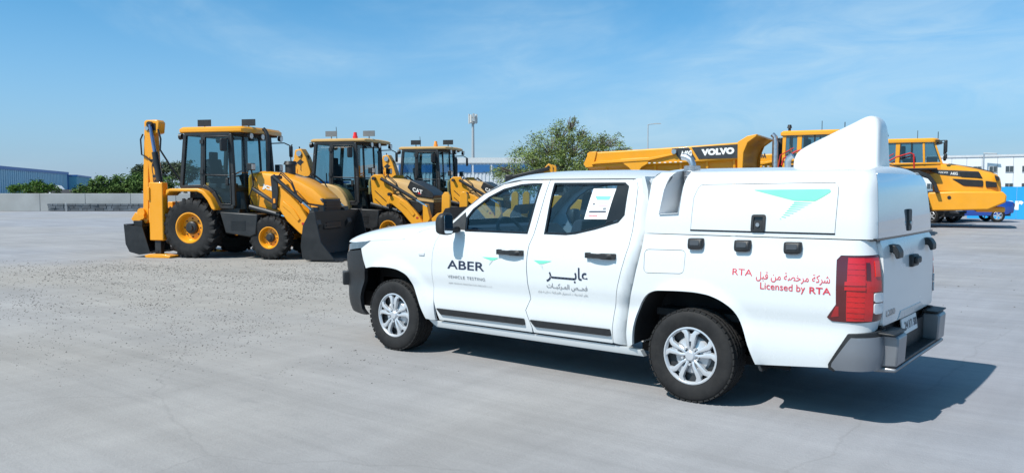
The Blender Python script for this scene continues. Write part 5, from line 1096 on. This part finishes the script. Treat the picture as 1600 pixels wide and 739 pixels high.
# ---- vegetation
LEAF = {}
def leafmat(name, col):
    if name in MATS: return MATS[name]
    m = mat(name, col, .85, var=.45, vscale=.9, spec=.08); p = m.node_tree.nodes['Principled BSDF']
    p.inputs['Subsurface Weight'].default_value = 0; return m
def tree(name, loc, blobs, nleaf, leaf, col, label, cat, trunk=True, group=None, seed=1, limb=8, twig=.0):
    """blobs: (dx, dy, z, rx, rz) clumps; leaves sit on and in them, denser to the outside"""
    q = random.Random(seed); rt = empty(name, (*loc, 0)); tag(rt, label, cat, group)
    br = MB(); top = max(b[2] for b in blobs)
    if trunk: br.tube([(0, 0, -.05), (.1, .05, .8), (.05, -.1, 1.7), (.2, 0, top * .6)], [.26, .20, .15, .08], 8)
    for b in blobs:
        br.tube([(.05, 0, 1.2), (b[0] * .4, b[1] * .4, b[2] * .62 + .3), (b[0] * .85, b[1] * .85, b[2] * .95)], [.10, .06, .02], 5)
        for _ in range(limb):
            a = q.uniform(0, 6.28); e = q.uniform(-.3, 1.1); d = Vector((math.cos(a) * math.cos(e) * b[3], math.sin(a) * math.cos(e) * b[3], math.sin(e) * b[4])) * q.uniform(.7, 1.12)
            p0 = Vector((b[0] * .8, b[1] * .8, b[2] * .9)); p1 = Vector((b[0], b[1], b[2])) + d; br.tube([p0, p0.lerp(p1, .5) + Vector((q.uniform(-.15, .15), q.uniform(-.15, .15), .1)), p1], [.034, .022, .010], 4)
    br.build('trunk', mat('grey_bark', (.17, .14, .115), .9, var=.25, vscale=4), rt)
    tot = sum(b[3] * b[3] * b[4] for b in blobs) ; cr_ = [MB(), MB()]
    for b in blobs:
        nb = int(nleaf * b[3] * b[3] * b[4] / tot); subs = []
        for _ in range(max(10, nb // 42)):
            v = Vector((q.gauss(0, 1), q.gauss(0, 1), q.gauss(0, 1))).normalized() * q.uniform(.45, 1.0) ** .6; subs.append(Vector((b[0] + v.x * b[3], b[1] + v.y * b[3], b[2] + v.z * b[4])))
        for _ in range(nb):
            c = q.choice(subs); s_ = .15 * b[3] + .03; p = c + Vector((q.gauss(0, s_), q.gauss(0, s_), q.gauss(0, s_ * .7)))
            if p.z < .15: continue
            u = Vector((q.gauss(0, 1), q.gauss(0, 1), q.gauss(0, .6) + .2)).normalized(); v = u.cross(Vector((q.gauss(0, 1), q.gauss(0, 1), q.gauss(0, 1)))).normalized(); lf = leaf * q.uniform(.6, 1.5)
            k = 0 if q.random() < .6 else 1
            cr_[k].add([p - u * lf, p + v * lf * .38, p + u * lf, p - v * lf * .38], [(0, 1, 2, 3)])
    cr_[0].build('crown', leafmat(name + '_leaf', col), rt, smooth=0, recalc=False, merge=False)
    cr_[1].build('crown', leafmat(name + '_leaf_pale', tuple(min(1, c * 1.3) for c in col)), rt, smooth=0, recalc=False, merge=False)
    return rt
cam_r = Vector((.782, .623, 0))
def along(o, d, back=0.): return (cam_r.x * d - cam_r.y * back, cam_r.y * d + cam_r.x * back)
B = []
for d, bk, z, rx, rz in ((-3.2, 0, 2.3, 1.3, .9), (-2.0, .4, 3.2, 1.5, 1.1), (-.8, -.4, 4.0, 1.5, 1.2), (0.1, .5, 5.0, 1.1, .9), (.8, 0, 5.75, .45, .55), (-3.9, .2, 2.6, .5, .4), (1.5, .1, 5.0, .4, .5), (4.2, .1, 3.9, .5, .4), (.9, -.3, 3.9, 1.5, 1.2), (2.3, .3, 4.1, 1.3, .95), (3.3, 0, 4.4, .9, .75), (3.4, .2, 3.2, 1.1, .8), (-2.6, -.6, 1.5, 1.2, .8), (.2, -.8, 2.4, 1.8, 1.1), (2.4, -.4, 2.4, 1.6, 1.0), (-1.0, 0, 2.2, 1.5, 1.0)): B.append((*along(0, d * 1.12, bk), z * 1.10, rx * 1.08, rz * 1.08))
tree('leafy_tree', (-32.0, 42.84), B, 32000, .070, (.17, .215, .065), 'broad light green leafy tree behind the farthest backhoe', 'tree', seed=4, limb=34)
hq = random.Random(12)
for k, (d, z, rx) in enumerate(((.3, 1.75, .9), (1.5, 2.15, 1.0), (2.7, 2.25, 1.1), (3.9, 2.3, 1.1), (5.0, 2.2, 1.0), (6.1, 2.1, 1.0))):
    o_ = (-62.2 + .782 * d, 22.6 + .623 * d)
    tree('shrub', o_, [(0, 0, z * .55, rx, z * .5), (.3, .2, z * .85, rx * .8, z * .35), (-.35, -.25, z * .75, rx * .8, z * .4)], 3000, .10, (.085, .14, .04), ('low green shrub at the left end of the hedge above the wall', 'second green shrub from the left in the hedge above the wall', 'third green shrub from the left in the hedge above the wall', 'fourth green shrub from the left in the hedge above the wall', 'fifth green shrub from the left in the hedge above the wall', 'green shrub at the right end of the hedge beside the backhoe boom')[k], 'shrub', True, 'shrubs above the left wall', 20 + k, 3)
for k, (d, bk, h) in enumerate(((1.5, 7, 3.9), (3.2, 8, 4.1), (4.9, 7, 4.0), (6.6, 9, 3.6))):
    o_ = (-62.2 + .782 * d - .623 * bk, 22.6 + .623 * d + .782 * bk)
    tree('grey_tree', o_, [(0, 0, h * .72, 1.0, .7), (.5, .4, h * .85, .7, .5), (-.5, -.4, h * .82, .7, .5)], 2600, .11, (.085, .105, .06), ('grey green tree behind the hedge, leftmost of four', 'grey green tree behind the hedge, second of four', 'grey green tree behind the hedge, third of four', 'grey green tree behind the hedge, closest to the backhoe boom')[k], 'tree', True, 'grey trees behind the hedge', 40 + k, 6)
tree('sprawling_bush', (-64.3, 20.0), [(*along(0, -1.2), 1.5, .8, .4), (*along(0, 0), 1.65, .9, .45), (*along(0, 1.0), 1.45, .7, .35)], 3600, .09, (.075, .14, .03), 'bright green bush hanging over the wall in front of the blue warehouse', 'bush', True, None, 60, 4)
# ---- compact loader whose arm tips show over the pickup roof
kr = empty('skid_steer_loader', (-13.35, 17.3, 0), R(30)); tag(kr, 'compact loader with raised arms, arm tips showing over the pickup roof', 'loader')
MB().prism(fillet([(-1.2, .45), (-1.25, 1.2), (-.6, 1.35), (.7, 1.1), (.9, .4)], .1), -.6, .6).build('body', YEL2, kr, bevel=.03)
MB().box((.05, 0, 1.5), (1.0, .9, 1.0)).build('cab', BLK, kr, bevel=.05)
for s in (-1, 1):
    for x in (-.65, .55): off_wheel(kr, x, s * .74, .40, .28, .2, YEL2, s, 14)
    MB().prism([(-1.15, 1.1), (-1.0, 2.28), (-.86, 2.42), (-.72, 2.36), (-.70, 2.1), (-.95, 1.1)], s * .58, s * .70).build('arm_tower', YEL2, kr, bevel=.015)
    MB().bar((-.85, s * .64, 2.25), (-2.1, s * .64, 1.95), .13, .24, (0, 1, 0)).build('lift_arm', BLK, kr, bevel=.02)
    MB().cyl((-.86, s * .56, 2.3), (-.86, s * .72, 2.3), .05).build('pivot_pin', BLK, kr)
MB().box((-2.2, 0, 1.8), (.3, 1.5, .5)).build('counterweight_bucket', BLK, kr, bevel=.04)
